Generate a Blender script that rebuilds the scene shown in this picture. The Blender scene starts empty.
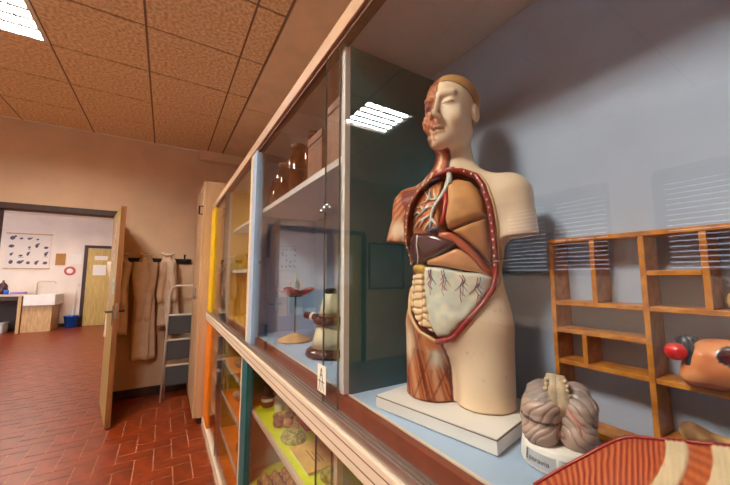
import bpy, bmesh, math, random
import numpy as np
from mathutils import Vector, Matrix
random.seed(7); rng = np.random.default_rng(7)
SC = bpy.context.scene
COL = SC.collection

# ------------------------------------------------------------------ camera, world, exposure
cam_data = bpy.data.cameras.new('camera'); cam = bpy.data.objects.new('camera', cam_data); COL.objects.link(cam)
cam_data.sensor_width = 36.0; cam_data.lens = 36.0*325/730; cam_data.clip_start = 0.02
YAW, PITCH, EYE = math.radians(31.5), math.radians(5.88), 1.40
cam.location = (0, 0, EYE)
fwd = Vector((math.sin(YAW)*math.cos(PITCH), math.cos(YAW)*math.cos(PITCH), math.sin(PITCH)))
cam.rotation_euler = fwd.to_track_quat('-Z', 'Y').to_euler()
SC.camera = cam
world = bpy.data.worlds.new('world'); SC.world = world; world.use_nodes = True
world.node_tree.nodes['Background'].inputs[0].default_value = (0.75, 0.86, 1.0, 1)
world.node_tree.nodes['Background'].inputs[1].default_value = 5.5      # overcast daylight outside the windows
LAMP = 140.0                                                             # luminaire panel emission
LAMP_COL = (1.0, 0.93, 0.84)
SC.view_settings.view_transform = 'Standard'; SC.view_settings.look = 'None'
SC.view_settings.gamma = 1.0; SC.view_settings.use_curve_mapping = False
SC.view_settings.exposure = 0.2
SC.cycles.use_denoising = True
SC.cycles.max_bounces = 14; SC.cycles.transparent_max_bounces = 24
SC.cycles.diffuse_bounces = 5; SC.cycles.glossy_bounces = 4
SC.cycles.caustics_reflective = False; SC.cycles.caustics_refractive = False
SC.cycles.sample_clamp_indirect = 6.0

# ------------------------------------------------------------------ helpers
def lin(c):
    a = np.asarray(c, dtype=np.float64)/255.0
    return np.where(a <= 0.04045, a/12.92, ((a+0.055)/1.055)**2.4)
def rgba(c): return (*[float(v) for v in lin(c)], 1.0)

MATS = {}
def mat(name, col, rough=0.6, metal=0.0, noise=0.0, nscale=20.0, bump=0.0, bscale=60.0, spec=0.5, col2=None, stretch=None, rand=None, coat=0.0):
    """plain procedural material: base colour with an optional second colour mixed by noise, fine bump"""
    if name in MATS: return MATS[name]
    m = bpy.data.materials.new(name); m.use_nodes = True; nt = m.node_tree; N = nt.nodes; L = nt.links
    b = N['Principled BSDF']
    b.inputs['Base Color'].default_value = rgba(col); b.inputs['Roughness'].default_value = rough
    b.inputs['Metallic'].default_value = metal; b.inputs['Specular IOR Level'].default_value = spec
    b.inputs['Coat Weight'].default_value = coat
    tc = N.new('ShaderNodeTexCoord'); mp = N.new('ShaderNodeMapping'); L.new(tc.outputs['Object'], mp.inputs[0])
    if stretch: mp.inputs['Scale'].default_value = stretch
    src = None
    if noise > 0:
        tx = N.new('ShaderNodeTexNoise'); tx.inputs['Scale'].default_value = nscale; tx.inputs['Detail'].default_value = 5
        L.new(mp.outputs[0], tx.inputs['Vector'])
        mx = N.new('ShaderNodeMix'); mx.data_type = 'RGBA'
        c2 = col2 if col2 else [v*(1-noise) for v in col]
        mx.inputs['A'].default_value = rgba(col); mx.inputs['B'].default_value = rgba(c2)
        rp = N.new('ShaderNodeMapRange'); rp.inputs['From Min'].default_value = 0.35; rp.inputs['From Max'].default_value = 0.65
        L.new(tx.outputs['Fac'], rp.inputs['Value']); L.new(rp.outputs[0], mx.inputs['Factor'])
        L.new(mx.outputs['Result'], b.inputs['Base Color']); src = mx.outputs['Result']
    if rand:
        hs = N.new('ShaderNodeHueSaturation')
        if rand == 'island': g = N.new('ShaderNodeNewGeometry'); o = g.outputs['Random Per Island']
        else: g = N.new('ShaderNodeObjectInfo'); o = g.outputs['Random']
        mr = N.new('ShaderNodeMapRange'); mr.inputs['To Min'].default_value = 0.88; mr.inputs['To Max'].default_value = 1.12
        L.new(o, mr.inputs['Value']); L.new(mr.outputs[0], hs.inputs['Value'])
        if src is not None: L.new(src, hs.inputs['Color'])
        else: hs.inputs['Color'].default_value = rgba(col)
        L.new(hs.outputs[0], b.inputs['Base Color'])
    if bump > 0:
        t2 = N.new('ShaderNodeTexNoise'); t2.inputs['Scale'].default_value = bscale; t2.inputs['Detail'].default_value = 4
        L.new(mp.outputs[0], t2.inputs['Vector'])
        bp = N.new('ShaderNodeBump'); bp.inputs['Strength'].default_value = bump; bp.inputs['Distance'].default_value = 0.01
        L.new(t2.outputs['Fac'], bp.inputs['Height']); L.new(bp.outputs[0], b.inputs['Normal'])
    MATS[name] = m; return m

def mat_vcol(name, rough=0.45, spec=0.5, bump=0.0, bscale=200, coat=0.0):
    if name in MATS: return MATS[name]
    m = bpy.data.materials.new(name); m.use_nodes = True; N = m.node_tree.nodes; L = m.node_tree.links
    b = N['Principled BSDF']; b.inputs['Roughness'].default_value = rough; b.inputs['Specular IOR Level'].default_value = spec
    b.inputs['Coat Weight'].default_value = coat; b.inputs['Coat Roughness'].default_value = 0.15
    a = N.new('ShaderNodeAttribute'); a.attribute_name = 'Col'; L.new(a.outputs['Color'], b.inputs['Base Color'])
    if bump > 0:
        tc = N.new('ShaderNodeTexCoord'); t2 = N.new('ShaderNodeTexNoise'); t2.inputs['Scale'].default_value = bscale
        L.new(tc.outputs['Object'], t2.inputs['Vector']); bp = N.new('ShaderNodeBump'); bp.inputs['Strength'].default_value = bump
        bp.inputs['Distance'].default_value = 0.004
        L.new(t2.outputs['Fac'], bp.inputs['Height']); L.new(bp.outputs[0], b.inputs['Normal'])
    MATS[name] = m; return m

def mat_emit(name, col, strength):
    m = bpy.data.materials.new(name); m.use_nodes = True; N = m.node_tree.nodes; L = m.node_tree.links
    N.remove(N['Principled BSDF']); e = N.new('ShaderNodeEmission'); e.inputs[0].default_value = (*col, 1); e.inputs[1].default_value = strength
    L.new(e.outputs[0], N['Material Output'].inputs[0]); return m

def mat_glass(name, tint=(1, 1, 1), f0=0.04, rough=0.0, mixcol=None, mixfac=0.0):
    """thin glass: clear where seen straight on, mirror by Schlick's law towards grazing"""
    m = bpy.data.materials.new(name); m.use_nodes = True; N = m.node_tree.nodes; L = m.node_tree.links
    N.remove(N['Principled BSDF'])
    lw = N.new('ShaderNodeLayerWeight'); lw.inputs['Blend'].default_value = 0.5
    pw = N.new('ShaderNodeMath'); pw.operation = 'POWER'; pw.inputs[1].default_value = 5.0; L.new(lw.outputs['Facing'], pw.inputs[0])
    ma = N.new('ShaderNodeMath'); ma.operation = 'MULTIPLY_ADD'; ma.inputs[1].default_value = 1-f0; ma.inputs[2].default_value = f0
    L.new(pw.outputs[0], ma.inputs[0])
    tr = N.new('ShaderNodeBsdfTransparent'); tr.inputs[0].default_value = (*tint, 1)
    gl = N.new('ShaderNodeBsdfGlossy'); gl.inputs['Roughness'].default_value = rough
    mx = N.new('ShaderNodeMixShader'); L.new(ma.outputs[0], mx.inputs[0])
    body = tr.outputs[0]
    if mixfac > 0:
        df = N.new('ShaderNodeBsdfDiffuse'); df.inputs[0].default_value = rgba(mixcol)
        m2 = N.new('ShaderNodeMixShader'); m2.inputs[0].default_value = mixfac; L.new(body, m2.inputs[1]); L.new(df.outputs[0], m2.inputs[2]); body = m2.outputs[0]
    L.new(body, mx.inputs[1]); L.new(gl.outputs[0], mx.inputs[2]); L.new(mx.outputs[0], N['Material Output'].inputs[0])
    MATS[name] = m; return m

ORG = {}
def obj(name, V, Fc, m, parent=None, smooth=False, col=None, org=None):
    """one mesh object from world-space vertices; origin at its bottom centre"""
    V = np.asarray(V, dtype=np.float64).reshape(-1, 3)
    if org is None:
        lo, hi = V.min(0), V.max(0); org = np.array([(lo[0]+hi[0])/2, (lo[1]+hi[1])/2, lo[2]])
    org = np.asarray(org, dtype=np.float64)
    me = bpy.data.meshes.new(name)
    Vl = (V-org)
    if isinstance(Fc, np.ndarray):
        n = len(Fc); k = Fc.shape[1]
        me.vertices.add(len(Vl)); me.vertices.foreach_set('co', Vl.ravel().astype(np.float32))
        me.loops.add(n*k); me.loops.foreach_set('vertex_index', Fc.ravel().astype(np.int32))
        me.polygons.add(n); me.polygons.foreach_set('loop_start', np.arange(0, n*k, k, dtype=np.int32))
        me.update(calc_edges=True); me.validate()
    else:
        me.from_pydata(Vl.tolist(), [], Fc); me.update()
    if smooth: me.polygons.foreach_set('use_smooth', [True]*len(me.polygons))
    if col is not None:
        at = me.color_attributes.new('Col', 'FLOAT_COLOR', 'POINT')
        c4 = np.ones((len(V), 4), dtype=np.float32); c4[:, :3] = col; at.data.foreach_set('color', c4.ravel())
    me.materials.append(m)
    o = bpy.data.objects.new(name, me); COL.objects.link(o)
    ORG[o.name] = org
    if parent: o.parent = parent; o.location = org-ORG[parent.name]
    else: o.location = org
    return o
def tag(o, label, cat, group=None):
    o['label'] = label; o['category'] = cat
    if group: o['group'] = group
    return o
def thing(name, loc, label, cat, group=None):
    o = bpy.data.objects.new(name, None); COL.objects.link(o); o.location = loc; ORG[o.name] = np.array(loc, dtype=np.float64)
    o.empty_display_size = 0.05
    return tag(o, label, cat, group)
def struct(o, label=None):
    o['kind'] = 'structure'
    if label: o['label'] = label
    return o
def share(src, name, org, parent, rot=None):
    """a copy that shares mesh data"""
    o = src.copy(); o.name = name; COL.objects.link(o); org = np.asarray(org, dtype=np.float64); ORG[o.name] = org
    o.parent = parent; o.location = org-(ORG[parent.name] if parent else 0)
    if rot: o.rotation_euler = rot
    return o

BOXF = [(0, 3, 2, 1), (4, 5, 6, 7), (0, 1, 5, 4), (1, 2, 6, 5), (2, 3, 7, 6), (3, 0, 4, 7)]
class MB:
    """collects shapes of ONE part"""
    def __init__(s): s.V = []; s.F = []; s.n = 0
    def add(s, V, F):
        V = np.asarray(V, dtype=np.float64).reshape(-1, 3); s.V.append(V); s.F += [tuple(int(i)+s.n for i in f) for f in F]; s.n += len(V); return s
    def box(s, lo, hi, bev=0.0):
        lo, hi = np.minimum(lo, hi), np.maximum(lo, hi)
        if bev <= 0:
            V = [(x, y, z) for z in (lo[2], hi[2]) for x, y in ((lo[0], lo[1]), (hi[0], lo[1]), (hi[0], hi[1]), (lo[0], hi[1]))]
            return s.add(V, BOXF)
        bm = bmesh.new(); bmesh.ops.create_cube(bm, size=1.0)
        for v in bm.verts: v.co = Vector(lo)+Vector([(v.co[i]+0.5)*(hi[i]-lo[i]) for i in range(3)])
        b = min(bev, 0.45*float(np.min(hi-lo)))
        bmesh.ops.bevel(bm, geom=bm.edges[:], offset=b, segments=2, affect='EDGES', profile=0.5)
        return s.bm(bm)
    def bm(s, bm, M=None):
        bm.verts.index_update()
        V = [tuple((M @ v.co) if M else v.co) for v in bm.verts]; F = [[v.index for v in f.verts] for f in bm.faces]; bm.free(); return s.add(V, F)
    def tube(s, pts, r, n=8, caps=True, flat=1.0):
        P = [Vector(p) for p in pts]; R = r if hasattr(r, '__len__') else [r]*len(P)
        V = []; up = None
        for i, p in enumerate(P):
            t = (P[min(i+1, len(P)-1)]-P[max(i-1, 0)]).normalized()
            if up is None: up = t.orthogonal().normalized()
            a = (up-t*up.dot(t)); a = a.normalized() if a.length > 1e-6 else t.orthogonal().normalized(); up = a; b = t.cross(a)
            for k in range(n):
                th = 2*math.pi*k/n; V.append(p+a*math.cos(th)*R[i]+b*math.sin(th)*R[i]*flat)
        F = []
        for i in range(len(P)-1):
            for k in range(n): F.append((i*n+k, i*n+(k+1) % n, (i+1)*n+(k+1) % n, (i+1)*n+k))
        if caps: F.append(tuple(range(n-1, -1, -1))); F.append(tuple((len(P)-1)*n+k for k in range(n)))
        return s.add(V, F)
    def lathe(s, prof, c, n=24, M=None):
        """profile (r,z) turned about the vertical through c"""
        V = []; F = []
        for r, z in prof:
            for k in range(n):
                th = 2*math.pi*k/n; v = Vector((r*math.cos(th), r*math.sin(th), z))
                if M: v = M @ v
                V.append(v+Vector(c))
        m = len(prof)
        for i in range(m-1):
            for k in range(n): F.append((i*n+k, i*n+(k+1) % n, (i+1)*n+(k+1) % n, (i+1)*n+k))
        if prof[0][0] > 1e-6: F.append(tuple(range(n-1, -1, -1)))
        if prof[-1][0] > 1e-6: F.append(tuple((m-1)*n+k for k in range(n)))
        return s.add(V, F)
    def ball(s, c, r, sub=2):
        bm = bmesh.new(); bmesh.ops.create_icosphere(bm, subdivisions=sub, radius=1.0)
        R = r if hasattr(r, '__len__') else (r, r, r)
        for v in bm.verts: v.co = Vector((v.co.x*R[0]+c[0], v.co.y*R[1]+c[1], v.co.z*R[2]+c[2]))
        return s.bm(bm)
    def xf(s, M):
        for i, V in enumerate(s.V): s.V[i] = np.array([tuple(M @ Vector(v)) for v in V])
        return s
    def build(s, name, m, parent=None, smooth=False):
        return obj(name, np.concatenate(s.V), s.F, m, parent, smooth)
def box(name, lo, hi, m, parent=None, bev=0.0, smooth=False): return MB().box(np.array(lo, float), np.array(hi, float), bev).build(name, m, parent, smooth)

# vectorised value noise
PERM = rng.random((64, 64, 64)).astype(np.float32)
def noise3(x, y, z):
    xi, yi, zi = np.floor(x), np.floor(y), np.floor(z); fx, fy, fz = x-xi, y-yi, z-zi
    fx, fy, fz = [t*t*(3-2*t) for t in (fx, fy, fz)]
    xi, yi, zi = [t.astype(np.int64) & 63 for t in (xi, yi, zi)]; x1, y1, z1 = (xi+1) & 63, (yi+1) & 63, (zi+1) & 63
    def L(a, b, t): return a+(b-a)*t
    return L(L(L(PERM[xi, yi, zi], PERM[x1, yi, zi], fx), L(PERM[xi, y1, zi], PERM[x1, y1, zi], fx), fy),
             L(L(PERM[xi, yi, z1], PERM[x1, yi, z1], fx), L(PERM[xi, y1, z1], PERM[x1, y1, z1], fx), fy), fz)
# signed distance pieces
def smin(a, b, k): h = np.clip(0.5+0.5*(b-a)/k, 0, 1); return b+(a-b)*h-k*h*(1-h)
def smax(a, b, k): return -smin(-a, -b, k)
def ell(x, y, z, c, r):
    px, py, pz = (x-c[0])/r[0], (y-c[1])/r[1], (z-c[2])/r[2]; k0 = np.sqrt(px*px+py*py+pz*pz)
    k1 = np.sqrt((px/r[0])**2+(py/r[1])**2+(pz/r[2])**2)+1e-9; return k0*(k0-1)/k1
def cone(x, y, z, a, b, ra, rb):
    a = np.array(a, float); b = np.array(b, float); d = b-a; L2 = float(d@d)
    t = np.clip(((x-a[0])*d[0]+(y-a[1])*d[1]+(z-a[2])*d[2])/L2, 0, 1)
    return np.sqrt((x-a[0]-t*d[0])**2+(y-a[1]-t*d[1])**2+(z-a[2]-t*d[2])**2)-(ra+(rb-ra)*t)
def poly_sd(px, py, P):
    P = np.array(P, float); d = np.full(px.shape, 1e9); s = np.ones(px.shape); n = len(P); j = n-1
    for i in range(n):
        e = P[j]-P[i]; wx, wy = px-P[i, 0], py-P[i, 1]
        t = np.clip((wx*e[0]+wy*e[1])/(e@e), 0, 1); bx, by = wx-e[0]*t, wy-e[1]*t
        d = np.minimum(d, bx*bx+by*by)
        c1 = py >= P[i, 1]; c2 = py < P[j, 1]; c3 = e[0]*wy > e[1]*wx
        fl = (c1 & c2 & c3) | (~c1 & ~c2 & ~c3); s = np.where(fl, -s, s); j = i
    return s*np.sqrt(d)
def nets(fn, lo, hi, h):
    """surface nets of fn = 0"""
    ax = [np.arange(lo[i], hi[i]+h, h) for i in range(3)]
    X, Y, Z = np.meshgrid(*ax, indexing='ij'); D = fn(X, Y, Z).astype(np.float64); S = D < 0
    n = D.shape; cell = np.zeros((n[0]-1, n[1]-1, n[2]-1), bool); cnt = np.zeros(cell.shape, np.int8)
    for a in (0, 1):
        for b in (0, 1):
            for c in (0, 1): cnt += S[a:n[0]-1+a, b:n[1]-1+b, c:n[2]-1+c]
    cell = (cnt > 0) & (cnt < 8); idx = -np.ones(cell.shape, np.int64); I = np.argwhere(cell); idx[cell] = np.arange(len(I))
    P = np.zeros((len(I), 3)); W = np.zeros(len(I))
    cor = [(a, b, c) for a in (0, 1) for b in (0, 1) for c in (0, 1)]
    for p in cor:
        for q in cor:
            if sum(abs(u-v) for u, v in zip(p, q)) == 1 and p < q:
                dp = D[I[:, 0]+p[0], I[:, 1]+p[1], I[:, 2]+p[2]]; dq = D[I[:, 0]+q[0], I[:, 1]+q[1], I[:, 2]+q[2]]
                m = (dp < 0) != (dq < 0); t = np.where(m, dp/np.where(m, dp-dq, 1), 0)
                for k in range(3): P[:, k] += np.where(m, p[k]+(q[k]-p[k])*t, 0)
                W += m
    P = P/W[:, None]; V = np.stack([ax[k][I[:, k]]+P[:, k]*h for k in range(3)], 1)
    F = []
    for k in range(3):
        u, v = (k+1) % 3, (k+2) % 3
        sl0 = [slice(None)]*3; sl1 = [slice(None)]*3; sl0[k] = slice(0, -1); sl1[k] = slice(1, None)
        A = S[tuple(sl0)]; B = S[tuple(sl1)]; E = np.argwhere(A != B)
        E = E[(E[:, u] > 0) & (E[:, v] > 0) & (E[:, u] < n[u]-1) & (E[:, v] < n[v]-1)]
        fl = A[E[:, 0], E[:, 1], E[:, 2]]
        def cid(du, dv): T = E.copy(); T[:, u] += du; T[:, v] += dv; return idx[T[:, 0], T[:, 1], T[:, 2]]
        q = np.stack([cid(-1, -1), cid(0, -1), cid(0, 0), cid(-1, 0)], 1)
        F.append(np.where(fl[:, None], q, q[:, ::-1]))
    return V, np.concatenate(F)
def mixc(a, b, t): return a+(b-a)*np.clip(t, 0, 1)[:, None]

# ------------------------------------------------------------------ materials
M_wall = mat('wall_paint', (228, 194, 160), 0.85, noise=0.05, nscale=3, bump=0.12, bscale=90)
M_wall2 = mat('next_room_paint', (238, 222, 206), 0.85, noise=0.05, nscale=2, bump=0.08, bscale=80)
M_tile = mat('ceiling_tile', (244, 214, 172), 0.95, noise=0.28, nscale=46, bump=0.6, bscale=70, col2=(208, 166, 118))
M_tbar = mat('ceiling_bar', (128, 98, 74), 0.7)
M_border = mat('ceiling_border', (236, 204, 168), 0.9, noise=0.05, nscale=5)
M_floorA = mat('terracotta', (134, 50, 15), 0.34, noise=0.2, nscale=14, bump=0.015, bscale=30, rand='object')
M_floorB = mat('terracotta_far', (134, 50, 15), 0.34, noise=0.2, nscale=14, bump=0.015, bscale=30, rand='island')
M_grout = mat('grout', (186, 122, 86), 0.8, noise=0.2, nscale=30)
M_brown = mat('brown_frame', (70, 36, 22), 0.55, noise=0.3, nscale=20, stretch=(1, 1, 0.1))
M_door = mat('door_veneer', (206, 172, 92), 0.45, noise=0.12, nscale=10, stretch=(6, 6, 0.5))
M_dooredge = mat('door_edge', (150, 92, 44), 0.5, noise=0.3, nscale=30, stretch=(1, 1, 0.1))
M_black = mat('black_plastic', (24, 22, 22), 0.35)
M_steel = mat('steel', (190, 190, 188), 0.3, metal=1.0)
M_white = mat('white_laminate', (232, 226, 216), 0.5, noise=0.03, nscale=8)
M_cream = mat('cream_laminate', (226, 204, 176), 0.5, noise=0.06, nscale=30, stretch=(1, .1, 1))
M_beige = mat('beige_laminate', (206, 168, 128), 0.5, noise=0.08, nscale=20, stretch=(1, 1, .1))
M_teal = mat('teal_laminate', (20, 100, 104), 0.4, noise=0.1, nscale=12)
M_blue = mat('light_blue_laminate', (168, 192, 216), 0.5, noise=0.05, nscale=10)
M_backblue = mat('blue_grey_panel', (172, 184, 204), 0.6, noise=0.04, nscale=8)
M_yellow = mat('yellow_laminate', (244, 196, 16), 0.45, noise=0.05, nscale=10)
M_yback = mat('ochre_panel', (232, 180, 40), 0.5, noise=0.08, nscale=10)
M_orange = mat('orange_laminate', (250, 138, 22), 0.45, noise=0.05, nscale=10)
M_lime = mat('lime_laminate', (216, 226, 24), 0.45, noise=0.05, nscale=10)
M_olive = mat('olive_panel', (190, 186, 30), 0.5, noise=0.08, nscale=10)
M_greyin = mat('grey_panel', (186, 188, 198), 0.6, noise=0.06, nscale=10)
M_track = mat('brown_track', (132, 66, 44), 0.5, noise=0.1, nscale=30)
M_alu = mat('aluminium', (186, 182, 176), 0.35, metal=0.9)
M_groove = mat('groove', (120, 86, 66), 0.7)
M_glass = mat_glass('glass_pane', (0.97, 0.985, 0.98), 0.044)
M_gedge = mat('glass_edge', (112, 116, 106), 0.15)
M_wood = mat('honey_wood', (208, 134, 38), 0.4, noise=0.35, nscale=16, stretch=(3, 3, 3), col2=(164, 92, 22))
M_paper = mat('paper', (232, 226, 214), 0.8)

# ------------------------------------------------------------------ room shell
CEIL = 3.06; XL, XR = -3.15, 1.04; YB, YF = -2.6, 4.75
NX0, NX1, NY1 = -6.2, 0.9, 12.15     # the next room
DX0, DX1, DH = -1.50, -0.52, 2.10    # doorway
fl = struct(box('floor', (NX0-.2, YB-.1, -.12), (1.1, NY1+.1, -.0022), M_grout), 'terracotta floor tiles laid in herringbone across both rooms')
tw = 0.122
proto = None; near = []; far = MB()
cells = []
for i in range(int((NX0)/tw)-1, int(1.0/tw)+1):
    for j in range(int(YB/tw)-1, int(NY1/tw)+1):
        c = (i-j) % 4
        if c not in (0, 3): continue
        w, l = (2*tw, tw) if c == 0 else (tw, 2*tw)
        x0, y0 = i*tw, j*tw; cx, cy = x0+w/2, y0+l/2
        if x0 < NX0 or x0+w > .95 or y0 < YB or y0+l > NY1: continue
        if cy < 4.85 and cx < XL: continue
        cells.append((cx, cy, c))
def seen(cx, cy):
    return cy > 2.3 and -0.33*cy-.05 < cx < 0.40 and not (cx > .3 and cy > 3.3)
vis = sorted([c for c in cells if seen(c[0], c[1])], key=lambda c: c[0]**2+c[1]**2)[:300]
visset = set(vis)
g = 0.0035
for (cx, cy, c) in vis:
    hx, hy = (tw-g, tw/2-g)
    rot = (random.uniform(-.004, .004), random.uniform(-.004, .004), 0 if c == 0 else math.pi/2)
    if proto is None:
        proto = box('floor_tile', (cx-hx, cy-hy, -.0085), (cx+hx, cy+hy, 0), M_floorA, fl); proto.rotation_euler = rot
    else: share(proto, 'floor_tile', (cx, cy, -.0085+random.uniform(-.0006, .0006)), fl, rot)
for (cx, cy, c) in cells:
    if (cx, cy, c) in visset: continue
    hx, hy = (tw-g, tw/2-g) if c == 0 else (tw/2-g, tw-g); e = random.uniform(-.0006, .0006); s1, s2 = random.uniform(-.0004, .0004), random.uniform(-.0004, .0004)
    far.add([(cx-hx, cy-hy, e+s1), (cx+hx, cy-hy, e+s2), (cx+hx, cy+hy, e-s1), (cx-hx, cy+hy, e-s2), (cx-hx, cy-hy, -.008), (cx+hx, cy-hy, -.008), (cx+hx, cy+hy, -.008), (cx-hx, cy+hy, -.008)],
            [(0, 1, 2, 3), (4, 5, 1, 0), (5, 6, 2, 1), (6, 7, 3, 2), (7, 4, 0, 3)])
ft = far.build('floor_tiles', M_floorB, fl); ft['kind'] = 'stuff'

# far wall with the doorway
wf = MB()
wf.box((XL-.1, YF, 0), (DX0-.62, YF+.12, CEIL)); wf.box((DX1, YF, 0), (XR+.1, YF+.12, CEIL)); wf.box((DX0-.62, YF, DH), (DX1, YF+.12, CEIL))
struct(wf.build('wall_far', M_wall), 'cream painted far wall around the doorway')
struct(box('wall_right', (XR, YB-.1, 0), (XR+.12, YF, CEIL), M_wall))
struct(box('wall_back', (XL, YB-.12, 0), (XR, YB, CEIL), M_wall))
wl = MB(); WINS = [(-1.9, -.55), (-.2, 1.15), (1.5, 2.85)]; WZ0, WZ1 = 1.40, 2.36
ys = [YB-.12]+[v for w in WINS for v in w]+[YF]
for k in range(0, len(ys), 2): wl.box((XL-.14, ys[k], 0), (XL, ys[k+1], CEIL))
for a, b in WINS: wl.box((XL-.14, a, 0), (XL, b, WZ0)); wl.box((XL-.14, a, WZ1), (XL, b, CEIL))
struct(wl.build('wall_left', M_wall2), 'white painted window wall seen in the glass')
M_slat = mat('blind_slat', (120, 116, 112), 0.5)
M_frame = mat('window_frame', (70, 58, 50), 0.5)
M_wglass = mat_glass('window_glass', (.95, .97, 1), 0.04)
for n, (a, b) in enumerate(WINS):
    w = MB(); x = XL-.07
    for (p, q) in (((a, WZ0), (b, WZ0+.06)), ((a, WZ1-.06), (b, WZ1)), ((a, WZ0), (a+.06, WZ1)), ((b-.06, WZ0), (b, WZ1)), (((a+b)/2-.04, WZ0), ((a+b)/2+.04, WZ1))):
        w.box((x-.03, p[0], p[1]), (x+.03, q[0], q[1]))
    wo = struct(w.build('window_%d' % (n+1), M_frame), 'window with venetian blind reflected in the cabinet glass')
    box('window_pane', (x-.004, a+.05, WZ0+.05), (x+.004, b-.05, WZ1-.05), M_wglass, wo)
    s = MB()
    for k in range(19):
        z = WZ0+.05+k*.0475; s.box((-.025, a+.005, -.001), (.025, b-.005, .001))
        s.V[-1] = np.array([tuple(Matrix.Rotation(math.radians(-46), 3, 'Y') @ Vector((v[0], 0, v[2]))+Vector((XL+.03, v[1], z))) for v in s.V[-1]])
    so = s.build('blind_slats', M_slat, wo); so['kind'] = 'stuff'
    box('blind_rail', (XL+.005, a+.03, WZ1-.03), (XL+.055, b-.03, WZ1+.02), M_slat, wo, .003)

# ceiling: plaster slab, plain border, T-bars, loose tiles
TX = [0.40-.595*k for k in range(0, 7)]; TXB = [0.58]+TX; TY = [4.75-.02-.5635*k for k in range(0, 14)]
ce = struct(box('ceiling', (XL-.1, YB-.1, CEIL+.07), (XR+.1, YF+.1, CEIL+.16), M_border), 'suspended ceiling of speckled tan mineral tiles in a grid')
LUM = [(4, 3), (4, 7), (4, 11)]        # (column, row) cells that hold luminaires
LUMC = []
tp = {}
for ci in range(len(TXB)-1):
    x1, x0 = TXB[ci], TXB[ci+1]
    for rj in range(len(TY)-1):
        y1, y0 = TY[rj], TY[rj+1]
        if (ci, rj) in [(3, 3), (3, 7)]: LUMC.append((x0, x1, y0, y1)); continue
        key = round(x1-x0, 3); hx, hy = (x1-x0)/2-.007, (y1-y0)/2-.007; c = ((x0+x1)/2, (y0+y1)/2)
        zz = CEIL-.002+random.uniform(-.0015, .003); rot = (random.uniform(-.004, .004), random.uniform(-.004, .004), 0)
        if key not in tp:
            tp[key] = box('ceiling_tile', (c[0]-hx, c[1]-hy, zz), (c[0]+hx, c[1]+hy, zz+.016), M_tile, ce)
        else: share(tp[key], 'ceiling_tile', (c[0], c[1], zz), ce, rot)
for x in TXB: box('ceiling_bar', (x-.011, YB, CEIL+.004), (x+.011, YF, CEIL+.02), M_tbar, ce)
for k, y in enumerate(TY): box('ceiling_bar', (XL, y-.011, CEIL+.0045), (.58, y+.011, CEIL+.0205), M_tbar, ce)
box('border_panel', (.592, 3.25, CEIL-.004), (XR, YF, CEIL+.02), M_border, ce, .002)
box('border_panel', (.592, YB, CEIL-.004), (XR, 3.243, CEIL+.02), M_border, ce, .002)
struct(box('trim_1', (.30, YF-.10, CEIL-.13), (XR, YF, CEIL-.005), M_wall, None, .004), 'plastered boxing where the ceiling meets the far wall')

# luminaires
M_lamp = mat_emit('lamp_panel', LAMP_COL, LAMP)
M_louv = mat('louvre_plastic', (34, 26, 22), 0.6, spec=.1)
def luminaire(x0, x1, y0, y1, z, label, m=M_lamp):
    t = thing('ceiling_light', ((x0+x1)/2, (y0+y1)/2, z), label, 'ceiling light', 'louvred ceiling lights')
    a, b = .012, .03
    fr = MB(); fr.box((x0+.004, y0+.004, z-.004), (x0+b, y1-.004, z+.05)); fr.box((x1-b, y0+.004, z-.004), (x1-.004, y1-.004, z+.05))
    fr.box((x0+b, y0+.004, z-.004), (x1-b, y0+b, z+.05)); fr.box((x0+b, y1-b, z-.004), (x1-b, y1-.004, z+.05)); fr.build('frame', M_white, t)
    box('light_panel', (x0+b, y0+b, z+.030), (x1-b, y1-b, z+.032), m, t)
    n = 5; H = (y1-y0-2*b)/n
    for k in range(1, n):
        y = y0+b+k*H
        V = []
        for x in (x0+b, x1-b): V += [(x, y-.006, z+.016), (x, y+.006, z+.016), (x, y+.009, z-.001), (x, y-.009, z-.001)]
        MB().add(V, [(0, 1, 2, 3), (7, 6, 5, 4), (0, 4, 5, 1), (1, 5, 6, 2), (2, 6, 7, 3), (3, 7, 4, 0)]).build('louvre_blade', M_louv, t)
    for k in range(1, 6):
        x = x0+b+k*(x1-x0-2*b)/6; box('cross_blade', (x-.0015, y0+b, z+.001), (x+.0015, y1-b, z+.015), M_louv, t)
    return t
lab = ['square louvred ceiling light nearest the doorway', 'square louvred ceiling light over the cabinet with the torso', 'square louvred ceiling light second from the back of the room', 'square louvred ceiling light at the back of the room']
for (x0, x1, y0, y1), l in zip(LUMC, lab): luminaire(x0, x1, y0, y1, CEIL, l)

# door frame, doors, skirting
fr = MB(); fr.box((DX1-.005, YF-.03, 0), (DX1+.055, YF+.15, DH+.0)); fr.box((DX0-.05, YF-.03, 0), (DX0+.01, YF+.15, DH)); fr.box((DX0-.64, YF-.03, DH-.005), (DX1+.055, YF+.15, DH+.055)); fr.box((DX0-.66, YF-.03, 0), (DX0-.60, YF+.15, DH))
struct(fr.build('trim_2', M_brown), 'dark brown wooden door frame')
# fixed second leaf beside the opening
d2 = struct(MB().box((DX0-.60, YF+.03, 0), (DX0-.05, YF+.07, DH-.01), .003).build('door_2', M_door), 'closed yellow veneered leaf left of the doorway')
box('notice', (DX0-.42, YF+.024, 1.25), (DX0-.1, YF+.03, 1.75), M_paper, d2)
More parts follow.
